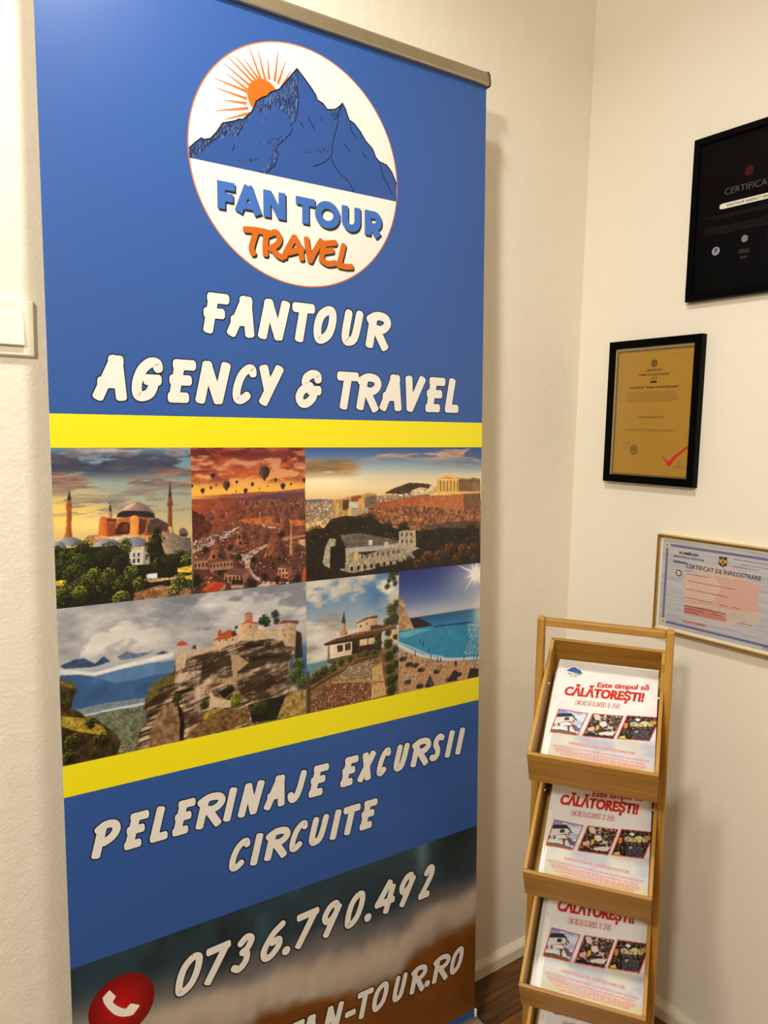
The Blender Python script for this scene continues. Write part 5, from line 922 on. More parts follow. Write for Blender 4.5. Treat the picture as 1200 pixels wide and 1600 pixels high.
# ------------------------------------------------------------------ framed certificates on the right wall
# local x runs along the wall away from the corner, local y is up, local z comes out of the wall
def frame_thing(label, y_left, z_low, w, h, bw, depth, fmat, prof):
    t = empty('framed_certificate', (0, y_left, z_low)); tag(t, label, 'framed certificate', 'framed certificates on the right wall')
    P = lambda x, y, d: (-d, -x, y)
    m = Mesh(); k = len(prof)
    cor = [(0, 0, 1, 1), (w, 0, -1, 1), (w, h, -1, -1), (0, h, 1, -1)]
    for (cx, cy, sx, sy) in cor:
        for (a, d) in prof: m.v.append(P(cx+sx*a, cy+sy*a, d))
    for i in range(4):
        j = (i+1) % 4
        for q in range(k): r = (q+1) % k; m.f.append((i*k+q, j*k+q, j*k+r, i*k+r))
    m.build('frame', fmat, t)
    return t
def wall_sheet(sh, t, d, mat, name='document'):
    return sh.build(name, mat, t, lambda V: np.stack([-(d+V[:, 2]), -V[:, 0], V[:, 1]], -1))
def pane(t, x0, x1, y0, y1, d, mat=None):
    v, f = box_vf(-d-0.0012, -d, -x1, -x0, y0, y1); mesh_obj('glass_pane', v, f, mat or M_GLASS, t)
def back(t, x0, x1, y0, y1):
    v, f = box_vf(-0.012, -0.0005, -x1, -x0, y0, y1); mesh_obj('backing_board', v, f, M_BLACKP, t)
def globe(sh, cx, cy, r, col, h, w):
    sh.ring(cx, cy, r-w, r, col, h, 40)
    for k in (-0.45, 0.45): sh.stroke([(cx+k*r*math.cos(t)*1.0, cy+r*0.96*math.sin(t)) for t in np.linspace(-1.55, 1.55, 13)], w*0.85, col, h, blunt=0)
    sh.stroke([(cx, cy-r), (cx, cy+r)], w*0.85, col, h, blunt=0)
    for yy in (-0.42, 0, 0.42): q = math.sqrt(1-yy*yy)*r; sh.stroke([(cx-q, cy+yy*r), (cx+q, cy+yy*r)], w*0.85, col, h, blunt=0)
def fine_lines(sh, x0, x1, y, n, gap, col, h, seed, th=0.9, last=0.6, center=False, lead=0):
    """lines of print too small to read: broken ticks"""
    rng = random.Random(seed)
    for k in range(n):
        L = (x1-x0)*(last if k == n-1 else rng.uniform(0.93, 1)); x = x0+((x1-x0)-L)/2 if center else x0+(lead if k == 0 else 0); e = x+L
        while x < e-1:
            wl = min(rng.uniform(1.2, 6.5), e-x)
            sh.rect(x, y-k*gap-th/2, x+wl, y-k*gap+th/2, col, h+0.002*(k % 5)); x += wl+rng.uniform(0.6, 1.1)
FLAT = lambda bw, dep, lip: [(0, 0.0), (0, dep-0.0012), (0.0012, dep), (bw-0.0012, dep), (bw, dep-0.0015), (bw, lip), (bw-0.006, lip), (bw-0.006, 0.0)]
# gold-foil certificate
gw, gh = 0.2437, 0.3356
t = frame_thing('gold certificate with a red tick in a black frame, middle of the three', -0.1065, 1.2753, gw, gh, 0.0175, 0.019, M_BLACKF, FLAT(0.0175, 0.019, 0.0152))
back(t, 0.012, gw-0.012, 0.012, gh-0.012)
sh = Sheet(); ink = (58, 40, 16); G0 = (170, 128, 44)
sh.rect(14, 14, gw*1000-14, gh*1000-14, (176, 156, 112))
x0, y0, x1, y1 = [(24.3,19.7)][0][0], [(24.3,19.7)][0][1], [(224.8,309.5)][0][0], [(224.8,309.5)][0][1]
sh.rect(x0-3, y0-3, x1+3, y1+3, (40, 28, 14), 0.2); sh.rect(x0-0.9, y0-0.9, x1+0.9, y1+0.9, (190, 150, 70), 0.35); sh.rect(x0, y0, x1, y1, (40, 28, 14), 0.5); sh.rect(x0+1.6, y0+1.6, x1-1.6, y1-1.6, G0, 0.65)
gx, gy = (124.7,278.8); globe(sh, gx, gy, 8.2, ink, 0.8, 1.4)
def gtext(body, xa, xb, ypx, cap, off=0.0, col=ink): sh.text(body, xa, xb, ypx, cap, col, 0.8, off)
gtext('CERTIFICAT', 103.7, 146.6, 260.9, 4.8, 0.035); gtext('FIRMĂ DE ÎNCREDERE', 84.6, 166.2, 251.1, 4.8, 0.015); gtext('2024', 117.4, 133.1, 243.2, 4.0, 0.015)
bx = [(116.5,234.2),(133.7,239.2)]; sh.rect(bx[0][0], bx[0][1], bx[1][0], bx[1][1], (48, 30, 14), 0.8)
gtext('CERTIFICAT "FIRMĂ DE ÎNCREDERE"', 58.8, 191.4, 222.0, 4.6, 0.03); gtext('FANTOUR AGENCY SRL', 91.2, 158.9, 153.9, 3.6, 0.015)
q = [(53.9,213.7),(195.2,213.3),(61.5,122.7)]; fine_lines(sh, q[0][0], q[1][0], q[0][1], 7, 3.55, (92, 66, 26), 0.8, 3, 0.9, 0.9); q = [(55.0,127.3),(191.9,124.8)]; fine_lines(sh, q[0][0], q[1][0], q[0][1], 2, 3.4, (92, 66, 26), 0.8, 4, 0.9, 0.97)
q = [(49.9,298.2),(69.6,296.9)]; fine_lines(sh, q[0][0], q[1][0], q[0][1], 1, 3, (110, 84, 40), 0.8, 5, 0.8, 1); q = [(162.8,298.7),(200.7,297.7)]; fine_lines(sh, q[0][0], q[1][0], q[0][1]-1, 1, 3, (110, 84, 40), 0.8, 6, 0.8, 1)
sx, sy = (82.6,78.8); sh.ring(sx, sy, 10.2, 11.4, (44, 40, 34), 0.8); sh.ring(sx, sy, 7.6, 8.2, (44, 40, 34), 0.8)
for k, L in enumerate((7, 11, 12, 9, 11, 8, 5)): sh.rect(sx-L/2, sy+5.2-k*1.7, sx+L/2, sy+6.1-k*1.7, (44, 40, 34), 0.8)
for k in range(30):
    a = 2*math.pi*k/30; sh.stroke([(sx+8.6*math.cos(a), sy+8.6*math.sin(a)), (sx+9.8*math.cos(a), sy+9.8*math.sin(a))], 0.8, (60, 50, 36), 0.8, blunt=0)
sh.stroke(smooth_line([(69.1,90.7),(61.0,82.7),(53.1,85.1),(51.9,90.2),(58.7,94.3),(71.0,94.1)], 5), 0.7, (70, 52, 30), 0.8, blunt=0); sh.stroke([(79.5,103.0),(72.2,99.3),(64.8,95.7)], 0.7, (70, 52, 30), 0.8, blunt=0); sh.stroke([(65.1,104.8),(66.7,99.6)], 0.7, (70, 52, 30), 0.8, blunt=0)
sh.poly([(156.3,69.5),(165.1,64.4),(177.0,55.1),(192.4,70.9),(207.9,82.4),(227.7,95.7),(226.6,88.9),(208.3,75.9),(193.1,61.2),(180.5,44.0),(176.6,44.2),(168.6,55.2)], (196, 36, 34), 0.95)
gx, gy = (203.3,55.3); sh.ring(gx, gy, 2.4, 3.4, (100, 76, 40), 0.8, 24); q = [(195.4,46.7),(212.5,47.5)]; fine_lines(sh, q[0][0], q[1][0], q[0][1], 1, 3, (100, 76, 40), 0.8, 7, 0.9, 1); q = [(186.7,42.8),(221.8,43.6)]; fine_lines(sh, q[0][0], q[1][0], q[0][1], 1, 3, (100, 76, 40), 0.8, 8, 0.9, 1)
wall_sheet(sh, t, 0.0125, M_GOLDDOC); pane(t, 0.014, gw-0.014, 0.014, gh-0.014, 0.0138)
# black certificate
bw_, bh_ = 0.251, 0.3408
t = frame_thing('black certificate in a black frame, topmost of the three on the right wall', -0.3022, 1.6820, bw_, bh_, 0.0135, 0.019, M_BLACKF, FLAT(0.0145, 0.019, 0.0152))
back(t, 0.012, bw_-0.012, 0.012, bh_-0.012)
sh = Sheet(); sh.rect(12, 12, bw_*1000-12, bh_*1000-12, (6, 5, 5))
gx, gy = (125.3,248.0); gx = bw_*500; globe(sh, gx, gy, 8.8, (112, 38, 38), 0.3, 0.75)
q = [(74.7,212.3),(167.1,204.8)]; cx = bw_*500; L = cx-q[0][0]; sh.text('CERTIFICAT', cx-L, cx+L, q[0][1]-1, 12.5, (92, 88, 84), 0.3, -0.004)
q = [(65.2,189.0),(168.8,182.8)]; L = cx-q[0][0]; yy = q[0][1]; sh.stroke([(cx-L+5.6, yy), (cx+L-5.6, yy)], 11.2, (226, 220, 200), 0.3, blunt=1.0)
q2 = [(81.4,188.1),(169.1,177.6)]; L = cx-q2[0][0]; sh.text('FANTOUR AGENCY SRL', cx-L, cx+L, yy-2.6, 5.2, (14, 12, 12), 0.55, 0.014, 0.12)
for (px_, n, sd) in (((31.8,170.9), 2, 11), ((35.0,147.1), 4, 12)): fine_lines(sh, 30, bw_*1000-30, px_[1], n, 4.2, (58, 54, 52), 0.3, sd, 0.9, 0.7, center=True)
gx, gy = (121.3,113.6); gx = cx; globe(sh, gx, gy, 6.6, (196, 192, 186), 0.3, 0.7)
for body, ypx, L, cap in (('FIRMĂ DE', (123.1,89.5), 10.5, 3.2), ('ÎNCREDERE', (123.5,85.0), 12.5, 3.2), ('2024', (123.4,74.1), 8, 4.4)): sh.text(body, cx-L, cx+L, ypx[1], cap, (84, 78, 74), 0.3, 0.006)
gx, gy = (63.3,99.2); sh.disc(gx, gy, 8.8, (150, 150, 166), 0.3); globe(sh, gx, gy+2, 4, (44, 44, 60), 0.45, 0.8); fine_lines(sh, gx-4, gx+4, gy-3.8, 2, 1.6, (60, 60, 76), 0.45, 15, 0.7, 0.8, True)
gx = 2*cx-gx; fine_lines(sh, gx-16, gx+10, gy+18, 4, 3.6, (58, 54, 52), 0.3, 16, 0.9, 0.7)
wall_sheet(sh, t, 0.0125, M_BLACKDOC); pane(t, 0.012, bw_-0.012, 0.012, bh_-0.012, 0.0138, M_ARGLASS)
# registration certificate
rw, rh = 0.312, 0.2245
t = frame_thing('grey-violet registration certificate in a thin gilt frame, lowest of the three above the rack', -0.2708, 0.9390, rw, rh, 0.0065, 0.021, M_GOLD, [(0, 0), (0, 0.019), (0.0012, 0.021), (0.0028, 0.021), (0.0036, 0.0185), (0.0046, 0.0195), (0.0062, 0.0175), (0.0062, 0.0152), (0.004, 0.0152), (0.004, 0)])
back(t, 0.005, rw-0.005, 0.005, rh-0.005)
RW, RHm = rw*1000, rh*1000
cv = Canvas(5, 5, RW-5, RHm-5, 1.2)
n = fbm(cv.X, cv.Y, 60, 4, 201, 4)[..., None]; cv.c[:] = np.array((166, 164, 174.))*(1-n)+np.array((210, 206, 204.))*n
cv.blend((1-cv.poly([(0.4,212.4),(254.5,209.9),(272.4,3.9),(6.1,3.8)], 0))*0.0, (230, 226, 210))
inx = np.minimum.reduce([cv.X-5, RW-5-cv.X, cv.Y-5, RHm-5-cv.Y]); cv.blend(sstep(7.2, 6.2, inx), (240, 234, 212))
def pinkblob(pts, col, a):
    m = cv.poly(pts, 2); cv.blend(m*a, col)
pinkblob([(61.8,120.3),(83.7,148.4),(106.0,164.1),(125.5,174.3),(145.7,170.4),(179.6,171.2),(201.1,167.8),(214.1,149.6),(239.3,147.3),(243.6,89.6),(254.8,89.7),(247.2,72.3),(235.5,46.9),(207.0,56.5),(174.5,44.5),(149.7,48.4),(124.4,50.0),(78.4,74.4)], (214, 190, 170), 0.7)
pinkblob([(73.6,141.9),(142.4,148.7),(214.1,149.6),(240.5,145.3),(241.6,86.9),(171.8,81.5),(75.4,78.7)], (214, 164, 148), 0.85)
m = cv.poly([(73.7,140.7),(142.6,145.2),(158.6,128.1),(146.1,97.5),(131.8,87.5),(75.1,83.5)], 0); st = np.sin((cv.Y+2.2*np.sin(cv.X/6.0))*2*math.pi/3.0); cv.blend(m*(st > 0.2)*0.6, (234, 226, 206))
pinkblob([(74.7,69.9),(132.7,74.6),(175.3,72.8),(175.3,53.6),(134.4,52.2),(75.2,51.6)], (198, 120, 110), 0.9); pinkblob([(73.2,35.1),(132.7,39.8),(133.3,31.6),(74.2,28.0)], (206, 150, 136), 0.8)
pinkblob([(70.2,77.6),(80.5,82.1),(171.8,81.5),(219.3,79.9),(211.1,64.3),(173.3,60.7),(132.8,73.4)], (196, 186, 160), 0.45)
sh = Sheet(); sh.grid(cv); ink = (34, 28, 30); vio = (96, 90, 136)
c1 = [(22.9,201.7),(22.6,19.7)]; bxx = c1[0][0]; byt = c1[0][1]; byb = RHm-byt
for xa, xb, ya, yb2 in ((bxx-2.6, bxx+2.6, byb+8, byt-8), (RW-bxx-2.6, RW-bxx+2.6, byb+8, byt-8), (bxx+8, RW-bxx-8, byt-2.6, byt+2.6), (bxx+8, RW-bxx-8, byb-2.6, byb+2.6)):
    sh.rect(xa, ya, xb, yb2, vio, 0.2)
    L = max(xb-xa, yb2-ya); k = 0
    while k < L-2:
        if xb-xa > yb2-ya: sh.rect(xa+k, ya+1.0+(k//2 % 2)*1.6, xa+k+1.1, ya+2.4+(k//2 % 2)*1.6, (170, 166, 190), 0.35)
        else: sh.rect(xa+1.0+(k//2 % 2)*1.6, ya+k, xa+2.4+(k//2 % 2)*1.6, ya+k+1.1, (170, 166, 190), 0.35)
        k += 2
for cx_, cy_ in ((bxx, byt), (RW-bxx, byt), (bxx, byb), (RW-bxx, byb)):
    for k in range(8): a = math.pi*k/4; sh.disc(cx_+4.3*math.cos(a), cy_+4.3*math.sin(a), 2.5, (232, 210, 150), 0.3+0.01*k, 14)
    sh.disc(cx_, cy_, 4.6, (222, 204, 156), 0.45, 24); sh.ring(cx_, cy_, 2.4, 3.2, (96, 80, 110), 0.5, 24); sh.disc(cx_, cy_, 1.6, (96, 80, 110), 0.5, 16)
def rtext(body, q, cap, off=0.0, sp=1.0, h=0.3, col=ink): sh.text(body, q[0][0], q[1][0], (q[0][1]+q[1][1])/2, cap, col, h, off, 0, sp)
rtext('ROMÂNIA', [(54.1,184.0),(101.9,185.0)], 6.4, 0.035); rtext('MINISTERUL JUSTIȚIEI', [(41.2,174.7),(115.2,177.9)], 3.8, 0.02); rtext('CERTIFICAT DE ÎNREGISTRARE', [(72.8,153.9),(244.1,157.1)], 9.2, 0.012, 1.02)
q = [(39.7,165.8),(74.0,167.5)]; rng = random.Random(3); x = q[0][0]
while x < q[1][0]: wl = rng.uniform(0.4, 1.1); sh.rect(x, q[0][1]-2.5, x+wl, q[0][1]+2.5, (44, 44, 40), 0.3); x += wl+rng.uniform(0.3, 0.7)
# coat of arms on a dark shield
q = [(149.5,193.2),(168.1,171.7)]; xa, xb = q[0][0], q[1][0]; ya, yb2 = q[0][1], q[1][1]; xm = (xa+xb)/2
sh.poly([(xa, ya), (xb, ya), (xb, yb2+4), (xm, yb2-1), (xa, yb2+4)], (38, 46, 66), 0.3); hm = ya-yb2
sh.poly([(xm-1.2, ya-1.5), (xm+1.2, ya-1.5), (xm+1.6, ya-hm*.35), (xb-1, ya-hm*.2), (xb-1.4, ya-hm*.6), (xm+2, ya-hm*.72), (xm+1.4, yb2+2.4), (xm-1.4, yb2+2.4), (xm-2, ya-hm*.72), (xa+1.4, ya-hm*.6), (xa+1, ya-hm*.2), (xm-1.6, ya-hm*.35)], (196, 160, 60), 0.45)
sh.poly([(xm-1.9, ya-hm*.4), (xm+1.9, ya-hm*.4), (xm+1.9, ya-hm*.62), (xm, ya-hm*.74), (xm-1.9, ya-hm*.62)], (150, 40, 40), 0.6)
for (pp, n, gp, th) in (([(182.9,191.3),(269.0,192.3)], 1, 3, 1.0), ([(197.7,182.1),(269.6,183.6)], 1, 3, 1.0), ([(181.6,176.1),(237.1,176.0)], 1, 3, 1.0), ([(70.5,148.7),(96.7,149.4)], 1, 3, 0.7), ([(76.3,142.3),(127.8,142.7)], 1, 3, 0.9), ([(77.4,126.0),(191.1,128.2)], 1, 3, 1.0), ([(74.7,107.9),(174.6,108.9)], 1, 3, 1.0), ([(76.2,87.4),(139.1,90.2)], 1, 3, 1.0), ([(157.9,88.0),(176.1,88.2)], 1, 3, 1.0), ([(185.7,88.5),(203.5,88.5)], 1, 3, 1.0), ([(75.6,68.9),(172.5,72.2)], 1, 3, 1.2), ([(75.5,62.7),(123.3,64.2)], 1, 3, 1.0), ([(75.9,57.2),(109.7,57.7)], 1, 3, 1.0), ([(141.5,64.5),(167.0,64.5)], 1, 3, 1.0), ([(208.9,62.7),(220.5,62.9)], 1, 3, 1.0), ([(198.7,57.4),(232.3,58.7)], 1, 3, 1.0), ([(257.6,22.7),(282.0,22.0)], 3, 3, 1.0)):
    fine_lines(sh, pp[0][0], pp[1][0], (pp[0][1]+pp[1][1])/2, n, gp, ink, 0.3, int(pp[0][0]*7), th, 1.0)
rtext('Seria B Nr.', [(73.9,32.8),(101.0,34.0)], 2.6, 0.012)
q = [(104.5,33.0),(126.8,34.2)]; fine_lines(sh, q[0][0], q[1][0], (q[0][1]+q[1][1])/2+1, 1, 3, ink, 0.3, 77, 1.6, 1.0)
cx_, cy_ = (56.1,140.9); 
for k in range(20): a = 2*math.pi*k/20; sh.disc(cx_+6.6*math.cos(a), cy_+6.6*math.sin(a), 1.2, (90, 34, 44), 0.3, 10)
sh.disc(cx_, cy_, 6.7, (90, 34, 44), 0.32, 30); sh.disc(cx_, cy_, 5.0, (232, 206, 200), 0.4, 30); sh.rect(cx_-0.5, cy_-2, cx_+0.5, cy_+2.4, (110, 60, 60), 0.5); sh.rect(cx_-1.8, cy_-2.4, cx_+1.8, cy_-1.6, (110, 60, 60), 0.5)
gl = (176, 166, 140)
for (x, y, r) in [(106.3,159.3,7.4),(126.1,167.3,8.5),(141.4,162.7,7.4),(163.8,157.0,8.5),(189.7,163.7,9.6),(204.1,159.2,7.4),(186.5,77.5,8.5),(203.0,78.7,9.6),(219.4,77.6,11.3),(189.7,66.6,8.5),(162.2,79.5,8.5),(233.8,69.3,11.3),(248.4,86.1,8.5),(96.2,82.8,7.4),(117.0,82.1,7.4),(137.3,81.5,7.4),(232.7,53.1,7.4),(70.1,116.9,5.7)]: sh.ring(x, y, r-0.35, r, gl, 0.25, 28); sh.ring(x, y, r*0.6-0.3, r*0.6, gl, 0.25, 24)
wall_sheet(sh, t, 0.0125, M_DOC); pane(t, 0.0045, rw-0.0045, 0.0045, rh-0.0045, 0.0138)

# ------------------------------------------------------------------ bamboo magazine rack
rack = empty('magazine_rack', (-0.31799, -0.37418, 0), (0, 0, -0.98748))
tag(rack, 'bamboo rack of tilted trays full of brochures standing in the room corner', 'magazine rack')
LEAN = -0.00893
def rl(x, y, z): return (x+LEAN*(z-0.5), y, z)
Wt, Wu = 0.22643, 0.25657; TH = 0.007
yf, zf, yb_, zb_, dd, dz, dyy = (-0.20789, 0.80747, 0.04949, 0.96055, 0.07837, 0.22510, -0.00199)
tl = math.hypot(yb_-yf, zb_-zf); tt = ((yb_-yf)/tl, (zb_-zf)/tl); nd = (tt[1], -tt[0])
yu, yub, zt = (-0.03597, -0.04959, 1.02295)
uy = lambda z: yu+(yub-yu)*(zt-z)/(zt-0.3)
for sx in (-1, 1):
    xo = sx*Wu/2; xi = xo-sx*0.0148
    m = Mesh(); zs = (0.0, zt); D = 0.012
    m.v = [rl(x, uy(z)+dy, z) for z in zs for dy in (-D, D) for x in (min(xi, xo), max(xi, xo))]
    m.f = [(0, 2, 3, 1), (4, 5, 7, 6), (0, 1, 5, 4), (2, 6, 7, 3), (0, 4, 6, 2), (1, 3, 7, 5)]
    m.build('upright', M_BAMZ, rack, bevel=0.0035, segs=3)
Mesh().box(-Wu/2+0.0148, Wu/2-0.0148, yu-0.0095, yu+0.0095, zt-0.0165, zt-0.0015, fn=rl).build('top_bar', M_BAMX, rack, bevel=0.0025)
Mesh().box(-Wu/2+0.0148, Wu/2-0.0148, uy(0.04)-0.0095, uy(0.04)+0.0095, 0.03, 0.045, fn=rl).build('bottom_bar', M_BAMX, rack, bevel=0.0025)
def tray_pt(k):
    def fn(x, a, d): return rl(x, yf+k*dyy+tt[0]*a+nd[0]*d, zf-k*dz+tt[1]*a+nd[1]*d)
    return fn
h = Wt/2
base_tray = None
slope = math.atan2(tt[1], tt[0])
def tray(k):
    """tray built in its own tilted axes: x across, y up the slope, z out of the tray floor"""
    o = empty('tray', tray_pt(k)(0, 0, 0), (slope, 0, 0)); o.parent = rack; return o
def tray_boards(o):
    def bx(name, mat, *a): v, f = box_vf(*a); return mesh_obj(name, v, f, mat, o, bevel=0.0012)
    bx('front_board', M_BAMX, -h, h, 0, TH, -dd, 0)
    bx('back_board', M_BAMX, -h, h, tl-TH, tl, -dd, 0)
    for s in (-1, 1): bx('side_board', M_BAMY, min(s*h, s*(h-TH)), max(s*h, s*(h-TH)), TH, tl-TH, -dd, 0)
    bx('floor_board', M_BAMY, -h+TH, h-TH, TH, tl-TH, -dd, -dd+0.005)
    for s in (-1, 1):
        ap = 0.196; x = s*(h-TH)
        Mesh().tube([(x, ap, -0.028), (x-s*0.003, ap, -0.028)], 0.0032, 12).build('screw', M_STEEL, o)
trays = []
for k in range(4):
    o = tray(k)
    if k == 0: tray_boards(o)
    else:
        for ch in list(trays[0].children):
            c = ch.copy(); COL.objects.link(c); c.parent = o
    trays.append(o)

# ------------------------------------------------------------------ brochures
BW, BL, BT = 193.0, 249.0, 0.0043
def cover_sheet():
    cv = Canvas(0, 0, BW, BL, 1.0)
    n = fbm(cv.X, cv.Y, 50, 34, 301, 5)[..., None]
    cv.c[:] = np.array((226, 222, 220.))*(1-n)+np.array((246, 243, 240.))*n
    low = sstep(84, 60, cv.Y+10*(fbm(cv.X, cv.Y, 40, 40, 305, 3)-0.5)); n = fbm(cv.X, cv.Y, 36, 24, 303, 5)[..., None]
    g = np.array((158, 160, 172.))*(1-n)+np.array((226, 226, 230.))*n; cv.blend(low*0.9, g)
    cv.blend(low*sstep(0.54, 0.7, fbm(cv.X, cv.Y, 50, 40, 307, 4))*0.35, (226, 216, 168)); cv.blend(sstep(24, 8, cv.Y)*0.6, (222, 204, 130))
    cv.blend(sstep(9, 8, cv.X), (242, 238, 232))
    bord = (196, 52, 44)
    P1, P2, P3 = [(13.9,119.7),(70.0,118.3),(56.5,62.9),(4.8,61.7)], [(77.6,119.7),(134.4,123.7),(120.5,67.1),(64.0,63.1)], [(139.9,125.9),(199.9,131.9),(182.7,73.8),(125.5,68.8)]
    def inner(P, k=0.93):
        c = np.mean(np.asarray(P), 0); return [tuple(c+(np.asarray(p)-c)*k) for p in P]
    for P in (P1, P2, P3): cv.fill(P, bord)
    a = cv.poly(inner(P1), 0); cv.blend(a, np.stack([np.interp(cv.Y, [75, 130], [c0, c1]) for c0, c1 in ((214, 84), (224, 130), (236, 196))], -1))
    cv.blend(a*sstep(0.5, 0.66, fbm(cv.X, cv.Y, 20, 8, 311, 4))*0.8, (230, 236, 242))
    msk = a
    def f1(p, c, **k): b = cv.poly(p, 0)*msk; cv.blend(b, c)
    f1([(8.6,99.6),(14.4,108.3),(38.4,113.1),(52.7,97.6),(48.9,96.9),(41.2,105.5),(14.5,99.4)], (50, 44, 52)); f1([(14.5,99.4),(41.2,105.5),(50.0,95.9),(50.0,87.2),(42.7,92.0),(16.2,86.4)], (222, 214, 210)); f1([(6.8,83.0),(42.4,94.5),(42.7,92.0),(23.9,86.9),(7.8,75.7)], (150, 70, 50)); f1([(24.8,80.1),(37.0,91.0),(52.2,85.1),(50.9,70.3),(43.9,81.2)], (140, 80, 56)); f1([(5.9,82.8),(21.8,88.2),(23.0,78.5),(8.0,74.5)], (206, 196, 190)); f1([(21.9,87.5),(37.0,91.0),(43.5,84.8),(24.7,80.6)], (230, 226, 224)); f1([(27.1,100.5),(35.6,103.3),(36.5,95.9),(28.0,93.6)], (60, 56, 66)); f1([(35.2,82.0),(39.0,82.7),(40.6,68.3),(36.9,67.6)], (90, 60, 50)); f1([(3.8,68.8),(25.8,71.7),(54.9,68.6),(53.7,62.4),(4.8,61.7)], (120, 96, 66)); f1([(8.9,82.1),(11.8,82.6),(11.4,77.6),(9.2,77.2)], (70, 60, 60)); f1([(17.3,84.9),(20.2,85.4),(21.0,78.9),(18.2,78.4)], (80, 66, 66)); f1([(43.8,99.7),(46.9,97.8),(47.1,91.1),(44.2,92.3)], (70, 64, 70)); f1([(50.5,82.4),(59.2,81.6),(56.5,71.3),(50.6,72.6)], (90, 110, 150))
    msk = cv.poly(inner(P2), 0); cv.blend(msk, (44, 36, 34))
    cv.speckle(msk, [(206, 186, 176), (90, 60, 50), (20, 18, 20), (150, 120, 110), (120, 96, 60), (64, 54, 50)], 420, 315, (1.5, 5), (1.5, 4))
    f1([(79.8,116.3),(87.2,120.2),(94.5,112.7),(91.3,105.9),(83.6,105.8)], (222, 200, 186)); f1([(91.7,101.0),(102.7,105.5),(107.2,96.5),(100.1,90.4),(94.3,92.9)], (232, 214, 200)); f1([(86.8,91.5),(92.3,93.8),(93.0,85.4),(87.8,80.8)], (226, 176, 50)); f1([(73.0,86.6),(81.1,91.7),(85.6,84.0),(78.7,76.7),(72.9,78.0)], (220, 176, 160)); f1([(72.1,86.4),(83.0,92.1),(82.3,89.5),(73.3,83.7)], (24, 22, 26)); f1([(92.9,75.7),(108.3,82.2),(123.0,83.8),(118.1,74.5),(94.1,72.4)], (222, 214, 208)); f1([(107.2,95.3),(116.7,94.6),(117.1,88.7),(107.8,88.1)], (196, 190, 180)); f1([(66.5,66.0),(77.0,75.1),(94.3,70.0),(118.4,71.0),(118.6,67.5),(66.8,63.6)], (30, 26, 28))
    msk = cv.poly(inner(P3), 0); cv.blend(msk, (24, 20, 20))
    cv.speckle(msk, [(40, 36, 36), (16, 14, 16), (90, 84, 80), (60, 44, 36), (150, 120, 90)], 300, 317, (1.5, 5), (1.5, 4)); f1([(147.4,108.8),(189.4,116.6),(187.8,109.0),(146.1,100.1)], (150, 130, 110)); cv.speckle(cv.poly([(147.3,111.2),(187.6,117.4),(187.0,107.7),(146.1,100.1)], 0)*msk, [(226, 214, 190), (60, 50, 44), (206, 180, 120)], 90, 319, (1.5, 4), (2, 4)); f1([(168.3,117.5),(176.5,119.0),(176.1,105.6),(170.7,104.6)], (216, 206, 120)); f1([(154.3,118.7),(159.7,123.3),(165.4,119.5),(160.1,114.8)], (226, 226, 230)); f1([(136.4,106.8),(142.8,109.2),(142.5,97.0),(137.2,93.6)], (214, 130, 60))
    f1([(148.6,88.5),(162.7,98.3),(177.4,96.3),(183.2,85.6),(180.0,75.6),(153.1,72.4)], (56, 56, 62)); cv.speckle(cv.poly([(148.6,88.5),(162.7,98.3),(177.4,96.3),(183.2,85.6),(180.0,75.6),(153.1,72.4)], 0)*msk, [(30, 30, 34), (110, 110, 116), (74, 74, 80)], 160, 321, (1, 3), (1, 2)); f1([(130.1,74.4),(138.1,78.3),(142.1,73.1),(131.3,69.9)], (200, 200, 90)); f1([(155.7,92.2),(161.1,94.4),(161.3,89.7),(156.8,87.7)], (190, 150, 150)); f1([(183.8,121.6),(194.8,121.2),(193.1,114.8),(182.2,115.2)], (200, 150, 60))
    sh = Sheet(); sh.grid(cv); red = (204, 52, 40)
    def fit(body, q, cap, off, shear, col, h=0.15, hs=1.0):
        s0, s1 = q; sh.text(body, s0[0], s1[0]-shear*cap, s0[1], cap, col, h, off, shear, 1.0, (s1[1]-s0[1])/(s1[0]-s0[0]))
    for dx in (-0.35, 0.35): fit('Este timpul să', [(a+dx, b) for a, b in [(79.6,185.1),(177.1,194.0)]], 13.6, 0.026, 0.10, red, 0.15+0.05*dx)
    for dx in (-0.5, 0, 0.5): fit('CĂLĂTOREȘTI!', [(a+dx, b) for a, b in [(18.9,154.8),(169.6,162.7)]], 23.5, 0.042, 0.09, red, 0.15+0.05*dx)
    
    for dx, dy in ((-1, 0), (1, 0), (0, 1), (0, -1), (-.8, -.8), (.8, .8), (-.8, .8), (.8, -.8)): fit('EXCURSII 1 ZI', [(a+dx, b+dy) for a, b in [(44.2,135.5),(124.8,140.3)]], 10.0, 0.03, 0.06, (186, 48, 38), 0.15+0.02*dx+0.01*dy)
    fit('EXCURSII 1 ZI', [(44.2,135.5),(124.8,140.3)], 10.0, 0.018, 0.06, (250, 246, 242), 0.3)
    q = [(42.7,42.0),(159.2,40.0)]; 
    for dx, dy in ((-.6, 0), (.6, 0), (0, .6), (0, -.6)): fit('DESCOPERĂ MAGIA FIECĂREI DESTINAȚII', [(a+dx, b+dy) for a, b in q], 3.8, 0.02, 0, (196, 84, 74), 0.15+0.02*dx+0.01*dy)
    fit('DESCOPERĂ MAGIA FIECĂREI DESTINAȚII', q, 3.6, -0.002, 0, (248, 236, 230), 0.25)
    rng = random.Random(9)
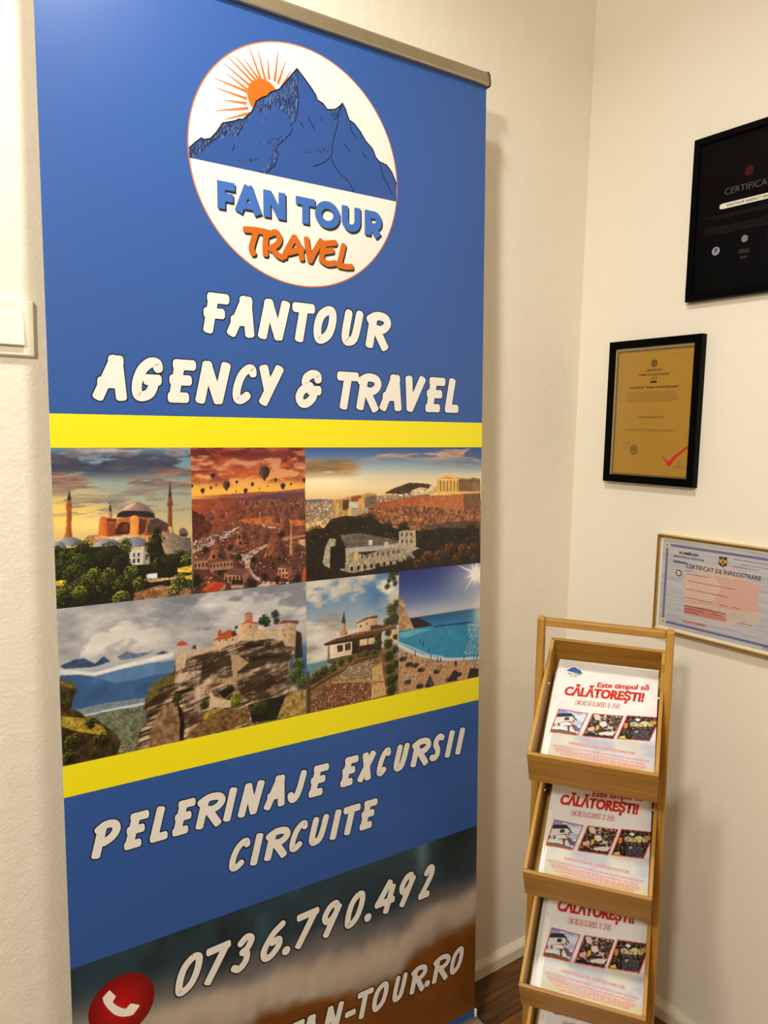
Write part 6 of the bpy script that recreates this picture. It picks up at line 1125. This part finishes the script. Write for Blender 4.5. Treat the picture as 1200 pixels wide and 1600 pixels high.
    for k, (a, b) in enumerate(zip([(14.4,33.5),(19.0,27.3),(22.4,22.7),(29.8,16.7),(37.1,10.1)], [(186.1,29.2),(176.8,22.5),(182.2,16.4),(175.4,12.8),(169.5,8.8)])):
        (xa, ya), (xb, yb2) = a, b; L = math.hypot(xb-xa, yb2-ya); x = 0
        while x < L-1.5:
            wl = min(rng.uniform(2.5, 9), L-x); p = lambda s, d: (xa+(xb-xa)*s/L, ya+(yb2-ya)*s/L+d)
            sh.poly([p(x, -1.7), p(x+wl, -1.7), p(x+wl, 1.7), p(x, 1.7)], (206, 104, 92), 0.15)
            c = x+0.5
            while c < x+wl-0.9: lw = rng.uniform(0.5, 1.0); sh.poly([p(c, -0.9), p(c+lw, -0.9), p(c+lw, 0.9), p(c, 0.9)], (244, 226, 220), 0.3); c += lw+rng.uniform(0.5, 0.8)
            x += wl+1.2
    # small round badge
    cx, cy = (31.6,217.9); sh.disc(cx, cy, 17.2, (214, 190, 170), 0.12, 40); sh.disc(cx, cy, 16.7, (244, 240, 234), 0.18, 40)
    sh.poly([(15.9,219.0),(20.2,223.4),(24.5,227.8),(27.2,229.8),(30.1,229.5),(31.4,231.8),(34.4,228.8),(40.0,226.6),(44.1,223.9),(47.6,217.4),(47.4,213.7)], (50, 92, 160), 0.25)
    sh.text('FAN TOUR', cx-12.5, cx+12.5, cy-7.5, 5.0, (40, 44, 60), 0.25, 0.03, 0, 1, -0.04); sh.text('TRAVEL', cx-8, cx+8, cy-13, 3.8, (150, 90, 60), 0.25, 0.025, 0, 1, -0.04)
    return sh

bro = empty('brochure'); bro.rotation_mode = 'XYZ'
v, f = box_vf(0, BW/1000, 0, BL/1000, -BT+0.0002, -0.00025); mesh_obj('pages', v, f, M_PAPER, bro)
cover_sheet().build('front_cover', M_COVER, bro, lambda V: V*np.array([1, 1, 0.5]))
for yy in (0.213, 0.14, 0.05): Mesh().tube([(0.0045, yy, 0.0001), (0.0045, yy+0.0085, 0.0001)], 0.00045, 6).build('staple', M_STEEL, bro)
def copy_thing(src):
    c = src.copy(); COL.objects.link(c)
    for ch in src.children: d = ch.copy(); COL.objects.link(d); d.parent = c
    return c
ORD = ['top', 'second', 'third', 'fourth', 'fifth', 'sixth', 'seventh', 'eighth', 'ninth', 'tenth', 'eleventh', 'twelfth']
TNAME = ['top tray', 'second tray from the top', 'third tray from the top', 'lowest tray']
rmat = Matrix.Rotation(-0.98748, 4, 'Z'); rng = random.Random(12)
first = True
for k in range(4):
    n = 11
    pile_top = -0.0203
    for i in range(n):
        b = bro if first else copy_thing(bro); first = False
        lx = -0.08741 + (((0.0,0.0011),(0.0,0.0004),(0.003,0.0015),(0.0,0.001)))[k][0] - (((0.0,0.0011),(0.0,0.0004),(0.003,0.0015),(0.0,0.001)))[k][1]*i + (rng.uniform(-0.0008, 0.0008) if i else 0); la = 0.00994 + (rng.uniform(-0.002, 0.0025) if i else 0) - 0.0
        lx = max(lx, -h+TH+0.0015); rot = 0.0130*(1-0.5*i/n) + (rng.uniform(-0.004, 0.004) if i else 0)
        lz = pile_top - i*BT
        loc = Vector(tray_pt(k)(0, 0, 0)) + Matrix.Rotation(slope, 4, 'X') @ Vector((lx, la, lz))
        b.matrix_world = Matrix.Translation((-0.31799, -0.37418, 0)) @ rmat @ Matrix.Translation(loc) @ Matrix.Rotation(slope, 4, 'X') @ Matrix.Rotation(rot, 4, 'Z')
        if i == 0: lab = 'travel brochure with red headline lying on top in the %s' % TNAME[k]
        else: lab = '%s travel brochure from the top of the pile in the %s' % (ORD[i], TNAME[k])
        tag(b, lab, 'brochure', 'brochures in the bamboo rack')
